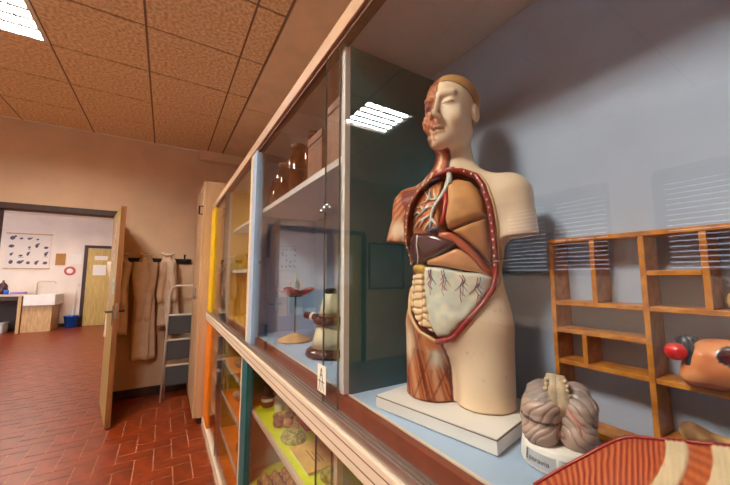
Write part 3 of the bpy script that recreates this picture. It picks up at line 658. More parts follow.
def body_colour(P):
    l, y, z = P.T; n = noise3(l*90, y*90, z*90); n2 = noise3(l*25+5, y*25, z*25)
    skin = lin((238, 210, 176))[None]*(1+.10*(n2-.5))[:, None]
    c = skin.copy()
    red, org, crm, dk, yel = [lin(v) for v in ((150, 58, 38), (206, 124, 78), (232, 206, 172), (86, 30, 26), (220, 180, 96))]
    # neck muscles
    k = (l < .006) & (z > .488) & (z < .572) & (y > -.03) & (y < .050)
    st = np.sin((np.arctan2(l-.02, y+.02))*9+z*14); mus = mixc(np.broadcast_to(red, c.shape), org, .5+.6*st); mus = mixc(mus, crm, (st > .82)*1.0); mus = mixc(mus, dk, (st < -.85)*1.0)
    c = np.where(k[:, None], mus, c)
    # shoulder and arm
    k = (l < -.055) & (z > .335) & (z < .535) & (poly_sd(l, z, CAV) > -.006)
    a = np.arctan2(z-.50, l+.04); fb = .5+.5*np.sin(a*48+n*2.5); sh = mixc(np.broadcast_to(lin((216, 140, 96)), c.shape), lin((140, 60, 38)), fb**1.5*1.05)
    deep = (l > -.102-.35*(z-.42)) & (z < .480); sh = mixc(sh, mixc(np.broadcast_to(red, c.shape), dk, fb*.8), deep*1.0)
    td = np.exp(-(((l+.126)/.026)**2+((z-.382)/.022)**2)*1.3)*(y > -.02); sh = mixc(sh, crm, td*1.6*(.75+.25*fb))
    tp_ = np.exp(-(((z-.505)/.012)**2))*(l < -.05)*(l > -.12); sh = mixc(sh, crm, tp_*.8)
    c = np.where(k[:, None], sh, c)
    k = (l > -.09) & (l < .02) & (z > .485) & (z < .515) & (y > 0); c = np.where((k & (poly_sd(l, z, CAV) > -.004))[:, None], mixc(np.broadcast_to(red, c.shape), crm, .3+.5*np.sin(l*300)), c)
    # hip and thigh muscles
    edge = -.004+.2*np.clip(z-.09, 0, .1)*-1
    k = (l < edge) & (z < .23)
    u = l+.22*(z-.1); g = np.sin(u*130+1.0); fb = .5+.5*np.sin(u*900+n*2.5+z*20)
    th = mixc(np.broadcast_to(lin((196, 116, 70)), c.shape), lin((132, 58, 30)), fb*1.0); g2 = np.sin((l-.45*(z-.06))*150+.6); th = mixc(th, lin((222, 168, 124)), np.clip(g*1.4-.5, 0, 1)*(.4+.5*fb)); th = mixc(th, lin((96, 40, 24)), np.clip((-g-.86)*9, 0, 1)*.9); th = mixc(th, lin((104, 44, 26)), np.clip((-g2-.9)*10, 0, 1)*.8)
    tdn = np.exp(-(((l+.098)/.016)**2+((z-.120)/.035)**2)); th = mixc(th, crm, tdn*1.3)
    tdn = np.exp(-(((l+.028)/.012)**2+((z-.095)/.020)**2)); th = mixc(th, lin((216, 206, 186)), tdn*1.2)
    tdn = np.exp(-(((l+.035)/.022)**2+((z-.124)/.010)**2)); th = mixc(th, lin((206, 120, 64)), tdn*1.4)
    c = np.where(k[:, None], th, c); c = np.where((np.abs(l-edge) < .003)[:, None] & (z < .140)[:, None] & (y > 0)[:, None], dk[None]*1.4, c)
    # cavity wall
    k = (poly_sd(l, z, CAV) < -.001) & (z < .52) & (y < .0135) & (y > -.02); c = np.where(k[:, None], lin((122, 44, 34))[None], c)
    ps = poly_sd(l, z, CAV); k = (ps < .004) & (ps > -.003) & (z < .52) & (y > .0); c = np.where(k[:, None], lin((158, 40, 32))[None], c)
    # face
    hair = hairmask(l, y, z); l, y = hrot(l, y)
    zz = z+.010; k = (l < .0) & (z > .572) & (y > -.045)
    r = np.sqrt((l+.025)**2+(zz-.672)**2); ring = np.sin(r*560); fc = mixc(np.broadcast_to(lin((170, 88, 58)), c.shape), lin((212, 150, 108)), .5+.5*ring*(r < .03)+.35*np.sin(z*330+l*500)*(r >= .03))
    fc = mixc(fc, lin((110, 40, 30)), np.clip(1.4-r/.011, 0, 1)); fc = mixc(fc, crm, ((zz < .612) & (np.sin(l*400+z*100) > -.2))*.75); fc = mixc(fc, lin((160, 60, 44)), ((zz > .618) & (zz < .652) & (np.sin(l*520-z*240) > .3))*.8)
    c = np.where(k[:, None], fc, c); k = (np.abs(l) < .0016) & (z > .585) & (y > 0); c = np.where(k[:, None], lin((146, 84, 60))[None], c)
    hc = lin((196, 146, 88))[None]*(1+.22*(n-.5))[:, None]; hl = lin((168, 98, 56))[None]*(1+.2*(n-.5))[:, None]
    c = np.where((hair > 0)[:, None], np.where((l < 0)[:, None] & (y > .01)[:, None], hl, hc), c); c = np.where((np.abs(hair) < .0022)[:, None], lin((120, 78, 46))[None], c)
    lips = (np.abs(zz-.6075) < .010) & (l > 0) & (l < .017) & (y > .062); c = np.where(lips[:, None], lin((206, 160, 124))[None], c)
    sl = (np.abs(zz-.6075) < .0016) & (l > 0) & (l < .016) & (y > .06); c = np.where(sl[:, None], lin((150, 104, 80))[None], c)
    lid = (np.abs(zz-.667-.15*np.abs(l-.024)) < .0015) & (np.abs(l-.024) < .013) & (y > .04); c = np.where(lid[:, None], lin((140, 100, 72))[None], c)
    wear = (noise3(l*140+3, y*140, z*140) > .86); c = np.where(wear[:, None] & (n2 > .6)[:, None] & (z < .34)[:, None], c*.78, c)
    return np.clip(c, 0, 1)
M_body = mat_vcol('painted_plaster', .38, .45, .08, 300, .15)
def tobj(name, V, Fq, col, m, parent):
    return obj(name, tw_(V), Fq[:, ::-1].copy() if isinstance(Fq, np.ndarray) else [f[::-1] for f in Fq], m, parent, True, col)
tb = tobj('body', V, Fq, body_colour(V), M_body, tz)
# front depth of the body at (l, z), for laying organs and vessels on it
def yfront(l, z, off=0.0):
    ys_ = np.linspace(.11, -.02, 131); d = body0(np.full(131, l), ys_, np.full(131, z)); k = np.argmax(d < off)
    return float(ys_[k]) if d[k] < off else yfront(l*.97, z, off)
M_org = mat_vcol('painted_organ', .28, .5, .06, 260, .3)
def organ(name, P, inset, k, colf, h=.0028, disp=None, ylo=.004, m=M_org):
    P = np.array(P); lo = P.min(0)-.012; hi = P.max(0)+.012
    def fn(l, y, z):
        d = smax(body0(l, y, z)+inset, poly_sd(l, z, P)+.0008, k); d = smax(d, ylo-y, .006)
        return d+disp(l, y, z) if disp else d
    V, F = nets(fn, (lo[0], -.006, lo[1]), (hi[0], .105, hi[1]), h)
    return tobj(name, V, F, np.clip(colf(V), 0, 1), m, tz)
def flat(c, var=.16, sc=70):
    return lambda V: lin(c)[None]*(1+var*(noise3(V[:, 0]*sc, V[:, 1]*sc, V[:, 2]*sc)-.5))[:, None]
def lungcol(V):
    n = noise3(V[:, 0]*160, V[:, 1]*160, V[:, 2]*160); n2 = noise3(V[:, 0]*60, V[:, 1]*60, V[:, 2]*60)
    c = mixc(np.broadcast_to(lin((204, 122, 66)), V.shape), lin((150, 66, 40)), (n > .55)*.8); c = mixc(c, lin((222, 160, 96)), (n2 > .62)*.5)
    rim = poly_sd(V[:, 0], V[:, 2], RL); return mixc(c, lin((206, 142, 92)), (rim > -.006)*1.0)
RL = [(-.012, .492), (-.042, .486), (-.072, .463), (-.092, .43), (-.103, .385), (-.100, .352), (-.06, .360), (-.012, .368)]
organ('open_lung', RL, .016, .008, lungcol)
UL = [(.002,.482),(.022,.487),(.05,.478),(.068,.455),(.079,.425),(.082,.398),(.046,.384),(.008,.370),(.002,.40),(.008,.43)]
M_lung = mat_vcol('painted_lung', .5, .35, .08, 200, .0)
organ('lung_lobe', UL, .004, .016, flat((206, 146, 88), .3), m=M_lung)
LLo = [(.016,.366),(.046,.378),(.083,.392),(.087,.36),(.088,.325),(.084,.292),(.066,.322),(.040,.348)]
organ('lung_lobe', LLo, .006, .012, flat((200, 138, 82), .3), m=M_lung)
organ('diaphragm', [(-.012,.366),(.014,.364),(.040,.345),(.062,.320),(.083,.286),(.090,.286),(.088,.262),(.072,.276),(.050,.310),(.020,.340),(-.014,.352)], .006, .008, flat((188, 88, 54)))
organ('liver', [(-.102,.362),(-.075,.372),(-.03,.366),(.004,.354),(.032,.340),(.014,.326),(-.015,.312),(-.045,.302),(-.085,.296),(-.106,.298),(-.106,.33)], .001, .018, flat((74, 34, 38), .5, 40), m=mat_vcol('painted_liver', .16, .6, .05, 90, .5))
organ('stomach', [(-.045,.308),(-.005,.318),(.024,.330),(.046,.318),(.068,.290),(.082,.270),(.05,.278),(-.005,.290),(-.05,.295)], .006, .014, flat((220, 156, 104)))
organ('colon', [(-.104,.297),(-.075,.299),(-.050,.294),(-.050,.274),(-.08,.276),(-.104,.272)], .002, .012, flat((218, 176, 84)))
coilp = lambda l, z: z*200+2.6*np.floor((l+.11)/.028)+2.0*noise3(l*60+3, z*45, z*0)
coil = lambda l, y, z: -.0034*np.minimum(1, 1.5*np.abs(np.sin(coilp(l, z))))*np.minimum(1, 6*np.abs((((l+.11)/.028) % 1)-np.round(((l+.11)/.028) % 1))+.25)+.0018
def coilcol(V):
    t = np.abs(np.sin(coilp(V[:, 0], V[:, 2])))*np.minimum(1, 6*np.abs((((V[:, 0]+.11)/.028) % 1)-np.round(((V[:, 0]+.11)/.028) % 1))+.25); c = mixc(np.broadcast_to(lin((176, 120, 84)), V.shape), lin((232, 202, 156)), t*1.6); return c
organ('small_intestine', [(-.104,.273),(-.075,.276),(-.052,.273),(-.050,.235),(-.040,.19),(-.030,.150),(-.062,.160),(-.092,.195),(-.104,.235)], .001, .010, coilcol, .0022, coil)
def omcol(V):
    n = noise3(V[:, 0]*70, V[:, 1]*70, V[:, 2]*70); return mixc(np.broadcast_to(lin((202, 204, 186)), V.shape), lin((222, 216, 190)), (n-.35)*3)
OM = [(-.052,.292),(-.02,.289),(.03,.279),(.066,.276),(.088,.266),(.084,.240),(.068,.212),(.040,.176),(.010,.146),(-.022,.138),(-.034,.155),(-.044,.20),(-.052,.25)]
organ('omentum', OM, -.001, .012, omcol, .0026, lambda l, y, z: -.0030*noise3(l*70+3, y*70, z*70)+.0012)
# bronchial tree on the cut lung
def lim(l, z, inset):
    while body0(np.array([l]), np.array([.012]), np.array([z]))[0] > -inset-.001: l *= .985
    return l
def tline(pts, inset, lift=.001):
    pts = [(lim(p[0], p[1], inset), p[1]) for p in pts]; return [tuple(tw_([(p[0], yfront(p[0], p[1], -inset)+lift, p[1])])[0]) for p in pts]
tree = MB(); M_br = mat('bronchus', (206, 206, 196), .35); stem = [(.004, .492), (.002, .468), (-.004, .448), (-.016, .432), (-.026, .412), (-.030, .390), (-.032, .372)]
tree.tube(tline(stem, .013, .002), [.0052, .0052, .005, .0045, .004, .003, .002], 8)
for br in ([(-.010, .440), (-.030, .442), (-.046, .455), (-.056, .470)], [(-.040, .449), (-.046, .440), (-.060, .440)], [(-.022, .425), (-.044, .424), (-.062, .412), (-.078, .408)], [(-.050, .421), (-.060, .430), (-.074, .432)], [(-.026, .408), (-.046, .400), (-.060, .386), (-.068, .374)], [(-.046, .400), (-.064, .396), (-.084, .384)], [(-.030, .392), (-.044, .380), (-.050, .370)], [(-.028, .396), (-.018, .384), (-.014, .374)], [(-.018, .442), (-.026, .456), (-.030, .470)], [(-.036, .443), (-.040, .460), (-.040, .474)], [(-.062, .412), (-.072, .420), (-.088, .418)]):
    tree.tube(tline(br, .0135, .0015), list(np.linspace(.0032, .0011, len(br))), 6)
tree.build('bronchial_tree', M_br, tz, True)
MB().tube(tline([(.006, .503), (.010, .488), (.012, .472)], .004), [.006, .0065, .005], 8).build('trachea', M_br, tz, True)
MB().tube(tline([(-.060, .478), (-.040, .488), (-.015, .492)], .006, .002), .0034, 8).build('vein', mat('vein_blue', (70, 84, 120), .35), tz, True)
MB().tube(tline([(-.034, .366), (-.022, .371), (-.008, .371)], .006, .003), .0042, 8).build('vein', mat('vein_blue', (70, 84, 120), .35), tz, True)
MB().tube(tline([(.003, .452), (.006, .430), (.004, .405), (-.004, .380)], .010, .001), [.004, .005, .005, .004], 8).build('artery', mat('artery_red', (176, 44, 36), .35), tz, True)
MB().tube(tline([(-.062, .362), (-.066, .34), (-.064, .315), (-.068, .295)], .001, .0005), [.0022, .0018, .0016, .0012], 6).build('liver_ligament', M_br, tz, True)
tag_ = None
for k, (l0, z0) in enumerate(((-.034, .284), (-.004, .283), (.034, .272), (.062, .266))):
    va = MB(); vv = MB()
    zig = [(l0+random.uniform(-.004, .004), z0-q*.011) for q in range(6)]; va.tube(tline(zig, -.001, .0018), list(np.linspace(.0011, .0005, 6)), 5)
    for q in (1, 2, 3): va.tube(tline([zig[q], (zig[q][0]+.010*(1 if q % 2 else -1), zig[q][1]-.011)], -.001, .0018), [.0008, .0005], 5)
    zg = [(p[0]+.005, p[1]+.001) for p in zig[:5]]; vv.tube(tline(zg, -.001, .0018), list(np.linspace(.0011, .0005, 5)), 5)
    for q in (1, 2): vv.tube(tline([zg[q], (zg[q][0]+.009*(-1 if q % 2 else 1), zg[q][1]-.012)], -.001, .0018), [.0008, .0005], 5)
    va.build('artery', mat('artery_red', (176, 44, 36), .35), tz, True); vv.build('vein', mat('vein_blue', (70, 84, 120), .35), tz, True)
# cut edge of the chest wall: red band with white bead line
def dense(P, step):
    out = []
    for a, b in zip(P[:-1], P[1:]):
        a, b = np.array(a), np.array(b); n = max(1, int(np.linalg.norm(b-a)/step)); out += [tuple(a+(b-a)*i/n) for i in range(n)]
    return out+[P[-1]]
rimL = dense([(-.030,.497),(.004,.505),(.034,.503),(.064,.487),(.080,.46),(.091,.42),(.096,.37),(.096,.32),(.094,.275),(.090,.245),(.074,.215),(.045,.178),(.014,.142),(-.022,.130)], .008)
MB().tube(tline(rimL, .0, .0005), .0058, 8).build('cut_edge', mat('cut_red', (168, 34, 26), .35, noise=.3, nscale=120), tz, True)
MB().tube(tline([(p[0]+(.0075 if p[1] > .25 else .004), p[1]-(.004 if p[1] < .25 else 0)) for p in rimL[7:-3]], .0, -.0005), .0038, 6).build('skin_edge', mat('cut_fat', (216, 172, 120), .5), tz, True)
rimR = dense([(-.104,.30),(-.105,.33),(-.104,.37),(-.100,.41),(-.088,.446),(-.062,.476),(-.034,.494)], .008)
MB().tube(tline(rimR, .0, -.0005), .0032, 8).build('cut_edge', mat('cut_pink', (200, 124, 84), .4, noise=.3, nscale=120), tz, True)
low = dense([(-.022,.130),(-.062,.148),(-.094,.185),(-.104,.24)], .008)
MB().tube(tline(low, .0, -.001), .004, 8).build('cut_edge', mat('cut_fat', (216, 172, 120), .5), tz, True)
M_bead = mat('bead_white', (230, 220, 208), .4); bead = None
for src, st, inn in ((rimL[8:36], 2, 0), (rimR, 2, .004)):
    for p in src[::st]:
        q = tline([(p[0]+(-.001 if inn == 0 else .001), p[1])], .0, .0050)[0]
        if bead is None: bead = MB().ball(q, (.0022, .0022, .0032), 1).build('rib_bead', M_bead, tz, True)
        else: share(bead, 'rib_bead', (q[0], q[1], q[2]-.0032), tz)
MB().tube(tline([(.094, .300)], .0, .010)+[tuple(tw_([(.128, .062, .302)])[0])], .0016, 6).build('hook_pin', M_steel, tz)
# its board
tb_ = math.radians(12); ca, sa = math.cos(tb_), math.sin(tb_)
MBo = Matrix.Translation((.428, .650, 0)) @ Matrix(((ca, sa, 0, 0), (sa, -ca, 0, 0), (0, 0, 1, 0), (0, 0, 0, 1)))
t = thing('torso_board', (.56, .535, ZF+.002), 'white rectangular board under the anatomical torso', 'board')
def flipbox(name, lo, hi, m, parent, bev=0):
    b = MB().box(np.array(lo, float), np.array(hi, float), bev).xf(MBo); b.F = [f[::-1] for f in b.F]; return b.build(name, m, parent)
BD, BW = .215, .283
flipbox('board_core', (0, 0, ZF+.0021), (BD, BW, ZF+.026), M_white, t, .001)
flipbox('board_top', (.001, .001, ZF+.0262), (BD-.001, BW-.001, ZF+.0285), M_white, t)
M_line = mat('board_line', (92, 66, 54), .6)
flipbox('edge_line', (-.0006, -.0006, ZF+.0255), (BD+.0006, BW+.0006, ZF+.0265), M_line, t)
# ------------------------------------------------------------------ brain on its stand
BC = np.array([.562, .312, ZF+.002]); bd = -np.array([BC[0], BC[1], 0]); bd /= np.linalg.norm(bd); bd = np.array([bd[0]*math.cos(.12)-bd[1]*math.sin(.12), bd[0]*math.sin(.12)+bd[1]*math.cos(.12), 0]); br_ = np.array([-bd[1], bd[0], 0])   # towards the viewer side, and its right-hand side
def bw(P): P = np.asarray(P, float).reshape(-1, 3)*np.array([.81, .81, .81])+np.array([0, 0, -.001]); return BC+P[:, :1]*br_+P[:, 1:2]*bd+P[:, 2:3]*np.array([0, 0, 1.0])
tbn = thing('brain_model', tuple(BC), 'grey pink brain model with folded lobes on a round white stand', 'anatomy model')
MB().lathe([(.0, 0), (.056, 0), (.0575, .003), (.0545, .032), (.052, .035), (0, .035)], tuple(BC), 40).build('stand', M_white, tbn, True)
def gyri(x, y, z):
    w = noise3(x*27+31, y*27+14, z*27+2); w2 = noise3(x*55+1, y*55+9, z*55)
    ph = (.65*z+.5*np.abs(x)-.35*y)*520+w*17.0+w2*4.0
    return np.abs(np.sin(ph*.5))
def brain(x, y, z):
    x = x-.10*(z-.09); zc = .092
    hemL = ell(x, y, z, (-.030, .0, zc), (.038, .056, .055)); hemR = ell(x, y, z, (.030, -.002, zc), (.037, .055, .053))
    tL = ell(x, y, z, (-.031, .020, .066), (.034, .040, .031)); tR = ell(x, y, z, (.031, .020, .070), (.033, .040, .034))
    fL = ell(x, y, z, (-.032, .016, .108), (.036, .040, .027)); fR = ell(x, y, z, (.032, .012, .114), (.033, .038, .025))
    bl = ell(x, y, z, (-.028, -.006, .134), (.030, .04, .017)); brr = ell(x, y, z, (.030, -.01, .136), (.024, .034, .016))
    d = np.minimum(np.minimum(smin(hemL, bl, .006), tL), fL); d = np.minimum(d, np.minimum(np.minimum(smin(hemR, brr, .006), tR), fR))
    g = gyri(x, y, z); d = d-.0022*np.minimum(g*1.6, 1)+.0012
    return d
V, Fq = nets(brain, (-.085, -.075, .030), (.085, .075, .165), .0021)
g = gyri(V[:, 0]-.10*(V[:, 2]-.09), V[:, 1], V[:, 2]); n = noise3(V[:, 0]*40, V[:, 1]*40, V[:, 2]*40)
cc = mixc(np.broadcast_to(lin((126, 98, 86)), V.shape), lin((184, 156, 140)), g*2.6)*(1+.2*(n-.5))[:, None]; cc = mixc(cc, lin((140, 128, 124)), ((V[:, 2] > .125) & (np.abs(V[:, 0]) > .02))*.7)
cut = (np.abs(V[:, 2]-.0865+.06*V[:, 0]) < .0026) & (V[:, 0] < -.004) & (V[:, 1] > 0); cc = mixc(cc, lin((52, 38, 34)), cut*.9)
obj('lobes', bw(V), Fq, mat_vcol('painted_brain', .4, .5, .06, 300, .12), tbn, True, cc)
stem = MB(); M_stem = mat('brain_stem', (222, 196, 160), .45, noise=.2, nscale=60)
stem.tube([tuple(bw([(-.010, .020, .100)])[0]), tuple(bw([(-.010, .022, .125)])[0]), tuple(bw([(-.009, .016, .150)])[0]), tuple(bw([(-.007, .012, .172)])[0])], [.015, .015, .011, .009], 10)
stem.tube([tuple(bw([(.006, .020, .100)])[0]), tuple(bw([(.005, .022, .125)])[0]), tuple(bw([(.004, .016, .150)])[0]), tuple(bw([(.004, .012, .170)])[0])], [.015, .015, .011, .009], 10)
stem.build('brain_stem', M_stem, tbn, True)
for k in range(7):
    for s in (-1, 1): MB().ball(tuple(bw([(-.003+s*(.023-.0011*k)+.0015*(k % 2), .026, .110+k*.009)])[0]), (.0042, .0042, .0036), 1).build('nerve_root', M_stem, tbn, True)
for pts in ([(.010, .052, .118), (.020, .056, .105), (.034, .058, .096), (.050, .052, .092)], [(.020, .056, .105), (.028, .060, .090), (.030, .060, .078)], [(-.004, .046, .118), (.004, .052, .112), (.010, .052, .118), (.014, .046, .128)]):
    q = []
    for p in pts:
        ys_ = np.linspace(.08, 0, 161); dd = brain(np.full(161, p[0]), ys_, np.full(161, p[2])); kk = np.argmax(dd < 0); q.append((p[0], ys_[kk]+.0005, p[2]))
    MB().tube([tuple(v) for v in bw(q)], .0012, 6).build('artery', mat('artery_orange', (196, 84, 60), .4), tbn, True)
# curved label on the stand
def stand_pt(a, z, off=.0008): r = .0575-(z-.003)*.0034/.029*1.0+off; return BC+r*math.sin(a)*br_+r*math.cos(a)*bd+np.array([0, 0, z])
def strip(name, a0, a1, z0, z1, m, off=.0008):
    n = 12; V = [stand_pt(a0+(a1-a0)*k/n, z, o) for o in (off, off-.0006) for z in (z0, z1) for k in range(n+1)]; F = []; w = n+1
    for k in range(n): F += [(k, k+1, w+k+1, w+k), (2*w+k+1, 2*w+k, 3*w+k, 3*w+k+1)]
    return obj(name, V, F, m, tbn)
strip('name_label', -1.10, -.22, .005, .026, mat('label_grey', (176, 176, 178), .5)); strip('text_label', -.16, .75, .005, .026, mat('label_pale', (206, 204, 200), .5))
def text_mesh(s, size):
    cu = bpy.data.curves.new('txt', 'FONT'); cu.body = s; cu.size = size; cu.resolution_u = 3
    o = bpy.data.objects.new('txt', cu); COL.objects.link(o); dg = bpy.context.evaluated_depsgraph_get(); me = o.evaluated_get(dg).to_mesh()
    V = np.array([v.co[:] for v in me.vertices]); F = [tuple(p.vertices) for p in me.polygons]; o.evaluated_get(dg).to_mesh_clear(); bpy.data.objects.remove(o); bpy.data.curves.remove(cu); return V, F
TV, TFc = text_mesh('paravia', .0112); TV[:, 0] *= 1.05
o = obj('lettering', [stand_pt(-.96+v[0]/.057, .0115+v[1], .0012) for v in TV], TFc, mat('ink_black', (18, 18, 20), .5), tbn)
mk = MB()
for r_ in range(4): mk.add([stand_pt(a, .010+r_*.004+dz, .0012) for dz in (0, .0026) for a in (-1.07, -1.0)], [(0, 1, 3, 2)])
mk.build('emblem', mat('ink_black', (18, 18, 20), .5), tbn)
for r_ in range(5):
    a1 = (.88, .80, .86, .70, .84)[r_]; mk = MB(); mk.add([stand_pt(a, .0235-r_*.0034+dz, .0012) for dz in (0, .0011) for a in np.linspace(-.10, a1-.25, 8)], [(k, k+1, 9+k, 8+k) for k in range(7)]); mk.build('print_line', mat('ink_grey', (120, 118, 118), .6), tbn)

# ------------------------------------------------------------------ wooden compartment shelf on the back panel
WX0, WX1 = .686, .744
t = thing('compartment_shelf', (.715, .13, ZF+.002), 'honey coloured wooden compartment shelf standing against the back panel', 'shelf')
def wv(y, z0, z1, w=.0085): box('upright', (WX0, y-w/2, z0), (WX1, y+w/2, z1), M_wood, t, .0008)
def wh(z, y0, y1, w=.0085, x=0.0): box('board', (WX0+.001+x, y0, z-w/2), (WX1-.001, y1, z+w/2), M_wood, t, .0008)
Y0s, Y1s = -.036, .380
wh(1.472, Y0s, Y1s); wh(1.1085+.002, .2285, Y1s, .011); wh(1.139, Y0s, .2195)
wv(Y1s-.004, 1.117, 1.467); wv(Y0s+.004, 1.1445, 1.467)
wv(.224, 1.103, 1.467)
wh(1.346, .2285, Y1s-.0085); wh(1.346, Y0s+.0085, .2195); wh(1.231, .2285, Y1s-.0085); wh(1.231, Y0s+.0085, .2195)
wv(.299, 1.3505, 1.467); wv(.149, 1.3505, 1.467); wh(1.405, .1535, .2195); wh(1.292, .2285, Y1s-.0085); wv(.322, 1.2355, 1.2875)
wv(.05, 1.3505, 1.467); wv(.07-.05, 1.1445, 1.2265)

# organ model on the shelf
def sdfobj(name, fn, lo, hi, h, colf, m, parent=None, smooth=True):
    V, F = nets(fn, lo, hi, h); return obj(name, V, F, m, parent, smooth, np.clip(colf(V), 0, 1))
M_paint = mat_vcol('painted_model', .3, .5, .05, 200, .25)
OC = (.690, .150, 1.2365)
t = thing('organ_model', OC, 'orange organ model with red bulb and black openings on the wooden shelf', 'anatomy model')
def om(x, y, z):
    d = ell(x, y, z, (.690, .150, 1.272), (.030, .036, .036)); d = smin(d, ell(x, y, z, (.690, .118, 1.278), (.028, .034, .030)), .02); d = smin(d, ell(x, y, z, (.684, .172, 1.253), (.022, .016, .016)), .012)
    d = smax(d, -ell(x, y, z, (.655, .128, 1.290), (.016, .011, .010)), .004); return np.maximum(d+.0012*noise3(x*90, y*90, z*90), 1.2366-z)
def omc(V):
    n = noise3(V[:, 0]*60, V[:, 1]*60, V[:, 2]*60); c = mixc(np.broadcast_to(lin((226, 146, 92)), V.shape), lin((196, 104, 62)), (n-.35)*2.2)
    c = mixc(c, lin((190, 60, 40)), (V[:, 2] < 1.247)*.8); c = mixc(c, lin((206, 168, 60)), ((V[:, 1] < .112) & (V[:, 2] < 1.268))*1.0)
    q = np.sqrt(((V[:, 1]-.128)/.011)**2+((V[:, 2]-1.290)/.010)**2); c = mixc(c, lin((90, 24, 30)), ((q < 1.0) & (V[:, 0] < .69))*1.0); c = mixc(c, lin((30, 30, 36)), ((q >= 1.0) & (q < 1.35) & (V[:, 0] < .69))*1.0); return c
sdfobj('organ_body', om, (.65, .07, 1.234), (.728, .196, 1.318), .0022, omc, M_paint, t)
sdfobj('red_bulb', lambda x, y, z: ell(x, y, z, (.668, .186, 1.286), (.012, .013, .012))-.0015*noise3(x*150, y*150, z*150), (.65, .166, 1.266), (.686, .206, 1.306), .0016, flat((206, 36, 40), .4, 150), M_paint, t)
MB().tube([(.664+.006*math.cos(a*2), .170+.006*math.sin(a*.5), 1.276+.026*math.sin(a)) if False else (.672, .176-.012*math.cos(a)*.4, 1.280+.024*math.sin(a)) for a in np.linspace(-1.6, 1.9, 12)], .0062, 8).build('dark_band', mat('slate_paint', (44, 52, 66), .35), t, True)
MB().tube([(.690, .188, 1.300), (.684, .178, 1.306), (.680, .166, 1.304)], .006, 8).build('dark_tube', mat('slate_paint', (44, 52, 66), .35), t, True)
MB().tube([(.672, .112, 1.302), (.662, .112, 1.285), (.662, .118, 1.266), (.666, .126, 1.256)], .005, 8).build('dark_band', mat('slate_paint', (44, 52, 66), .35), t, True)
# bone on the bottom board
M_bone = mat_vcol('bone', .6, .3, .2, 160)
def bn(x, y, z):
    d = cone(x, y, z, (.706, .176, 1.1595), (.700, .04, 1.1570), .0095, .0085); d = smin(d, ell(x, y, z, (.704, .188, 1.162), (.014, .014, .015)), .012); d = smin(d, ell(x, y, z, (.698, .176, 1.159), (.012, .014, .011)), .01); return np.maximum(d+.001*noise3(x*130, y*130, z*130), 1.1442-z)
def bnc(V): n = noise3(V[:, 0]*70, V[:, 1]*70, V[:, 2]*70); return mixc(np.broadcast_to(lin((196, 152, 98)), V.shape), lin((132, 90, 56)), (n-.45)*3.2)
tag(sdfobj('long_bone', bn, (.676, .02, 1.140), (.73, .21, 1.184), .0022, bnc, M_bone), 'long brown bone lying on the bottom board of the wooden shelf', 'bone')
def fr_(x, y, z): return np.maximum(smin(ell(x, y, z, (.705, .118, 1.365), (.016, .015, .016)), ell(x, y, z, (.705, .112, 1.400), (.008, .008, .026)), .012)-.003*noise3(x*120, y*120, z*120), 1.3512-z)
tag(sdfobj('bone_fragment', fr_, (.68, .09, 1.348), (.73, .14, 1.436), .002, bnc, M_bone), 'upright tan bone fragment at the right end of the wooden shelf', 'bone')

# chest wall plate lying in front
def plate():
    ns, nt = 330, 44; S = np.linspace(0, 1, ns); T = np.linspace(0, 1, nt)
    k = [0, .03, .06, .12, .15, .20, .44, 1.0]
    yy = np.interp(S, k, [.288, .276, .263, .241, .229, .208, .113, -.10]); rimx = np.interp(S, k, [.436, .446, .470, .492, .506, .532, .545, .56]); rimz = np.interp(S, k, [1.112, 1.124, 1.138, 1.158, 1.170, 1.188, 1.212, 1.218])
    for a_ in (yy, rimx, rimz): a_[1:-1] = np.convolve(np.pad(a_, 9, 'edge'), np.ones(19)/19, 'valid')[1:-1]
    V = np.zeros((ns, nt, 3))
    for i in range(ns):
        nx = .424; nz = 1.104+.010*min(1, S[i]*3)
        for j in range(nt):
            q = T[j]; bul = math.sin(q*math.pi)**.9*.016*min(1, S[i]*4+.1)
            V[i, j] = (nx+(rimx[i]-nx)*q, yy[i]-.03*(1-q), nz+(rimz[i]-nz)*q+bul)
    return V, S, T
PV, S, T = plate(); ns, nt = PV.shape[:2]
du = np.gradient(PV, axis=0); dv = np.gradient(PV, axis=1); NN = np.cross(dv, du); NN /= np.linalg.norm(NN, axis=2)[..., None]; NN *= np.sign(NN[..., 2:3].mean())
SS, TT = np.meshgrid(S, T, indexing='ij')
ribph = (SS-.30)*1.0+.17*(1-TT)**1.15-.05*np.sin(TT*math.pi); rb = np.sin((ribph)*2*math.pi/.098); ribm = np.clip(rb*3+.5, 0, 1)*np.clip((ribph+.015)*60, 0, 1)
PV2 = PV+NN*(ribm*.0028)[..., None]+NN*(.0005*np.sin(SS*480))[..., None]; PB = PV-NN*.009; PB[..., 2] = np.maximum(PB[..., 2], ZF+.0025); PV2[..., 2] = np.maximum(PV2[..., 2], ZF+.0035)
fbr = .5+.5*np.sin(SS*480+TT*5+2*noise3(SS*30, TT*6, SS*0)); base = mixc(np.broadcast_to(lin((140, 40, 22)), (ns*nt, 3)), lin((204, 112, 70)), fbr.ravel()**1.5)
bet = mixc(np.broadcast_to(lin((160, 72, 36)), (ns*nt, 3)), lin((192, 104, 58)), (.5+.5*np.sin(TT*60+SS*90)).ravel())
pc = mixc(base, bet, np.clip((ribph+.02)*40, 0, 1).ravel()); n = noise3(SS*40, TT*14, SS*3).ravel(); ribc = lin((214, 188, 150))[None]*(1+.2*(n-.5))[:, None]; ribc = mixc(ribc, lin((170, 172, 172)), ((TT.ravel() < .45) & (n > .5))*.6)
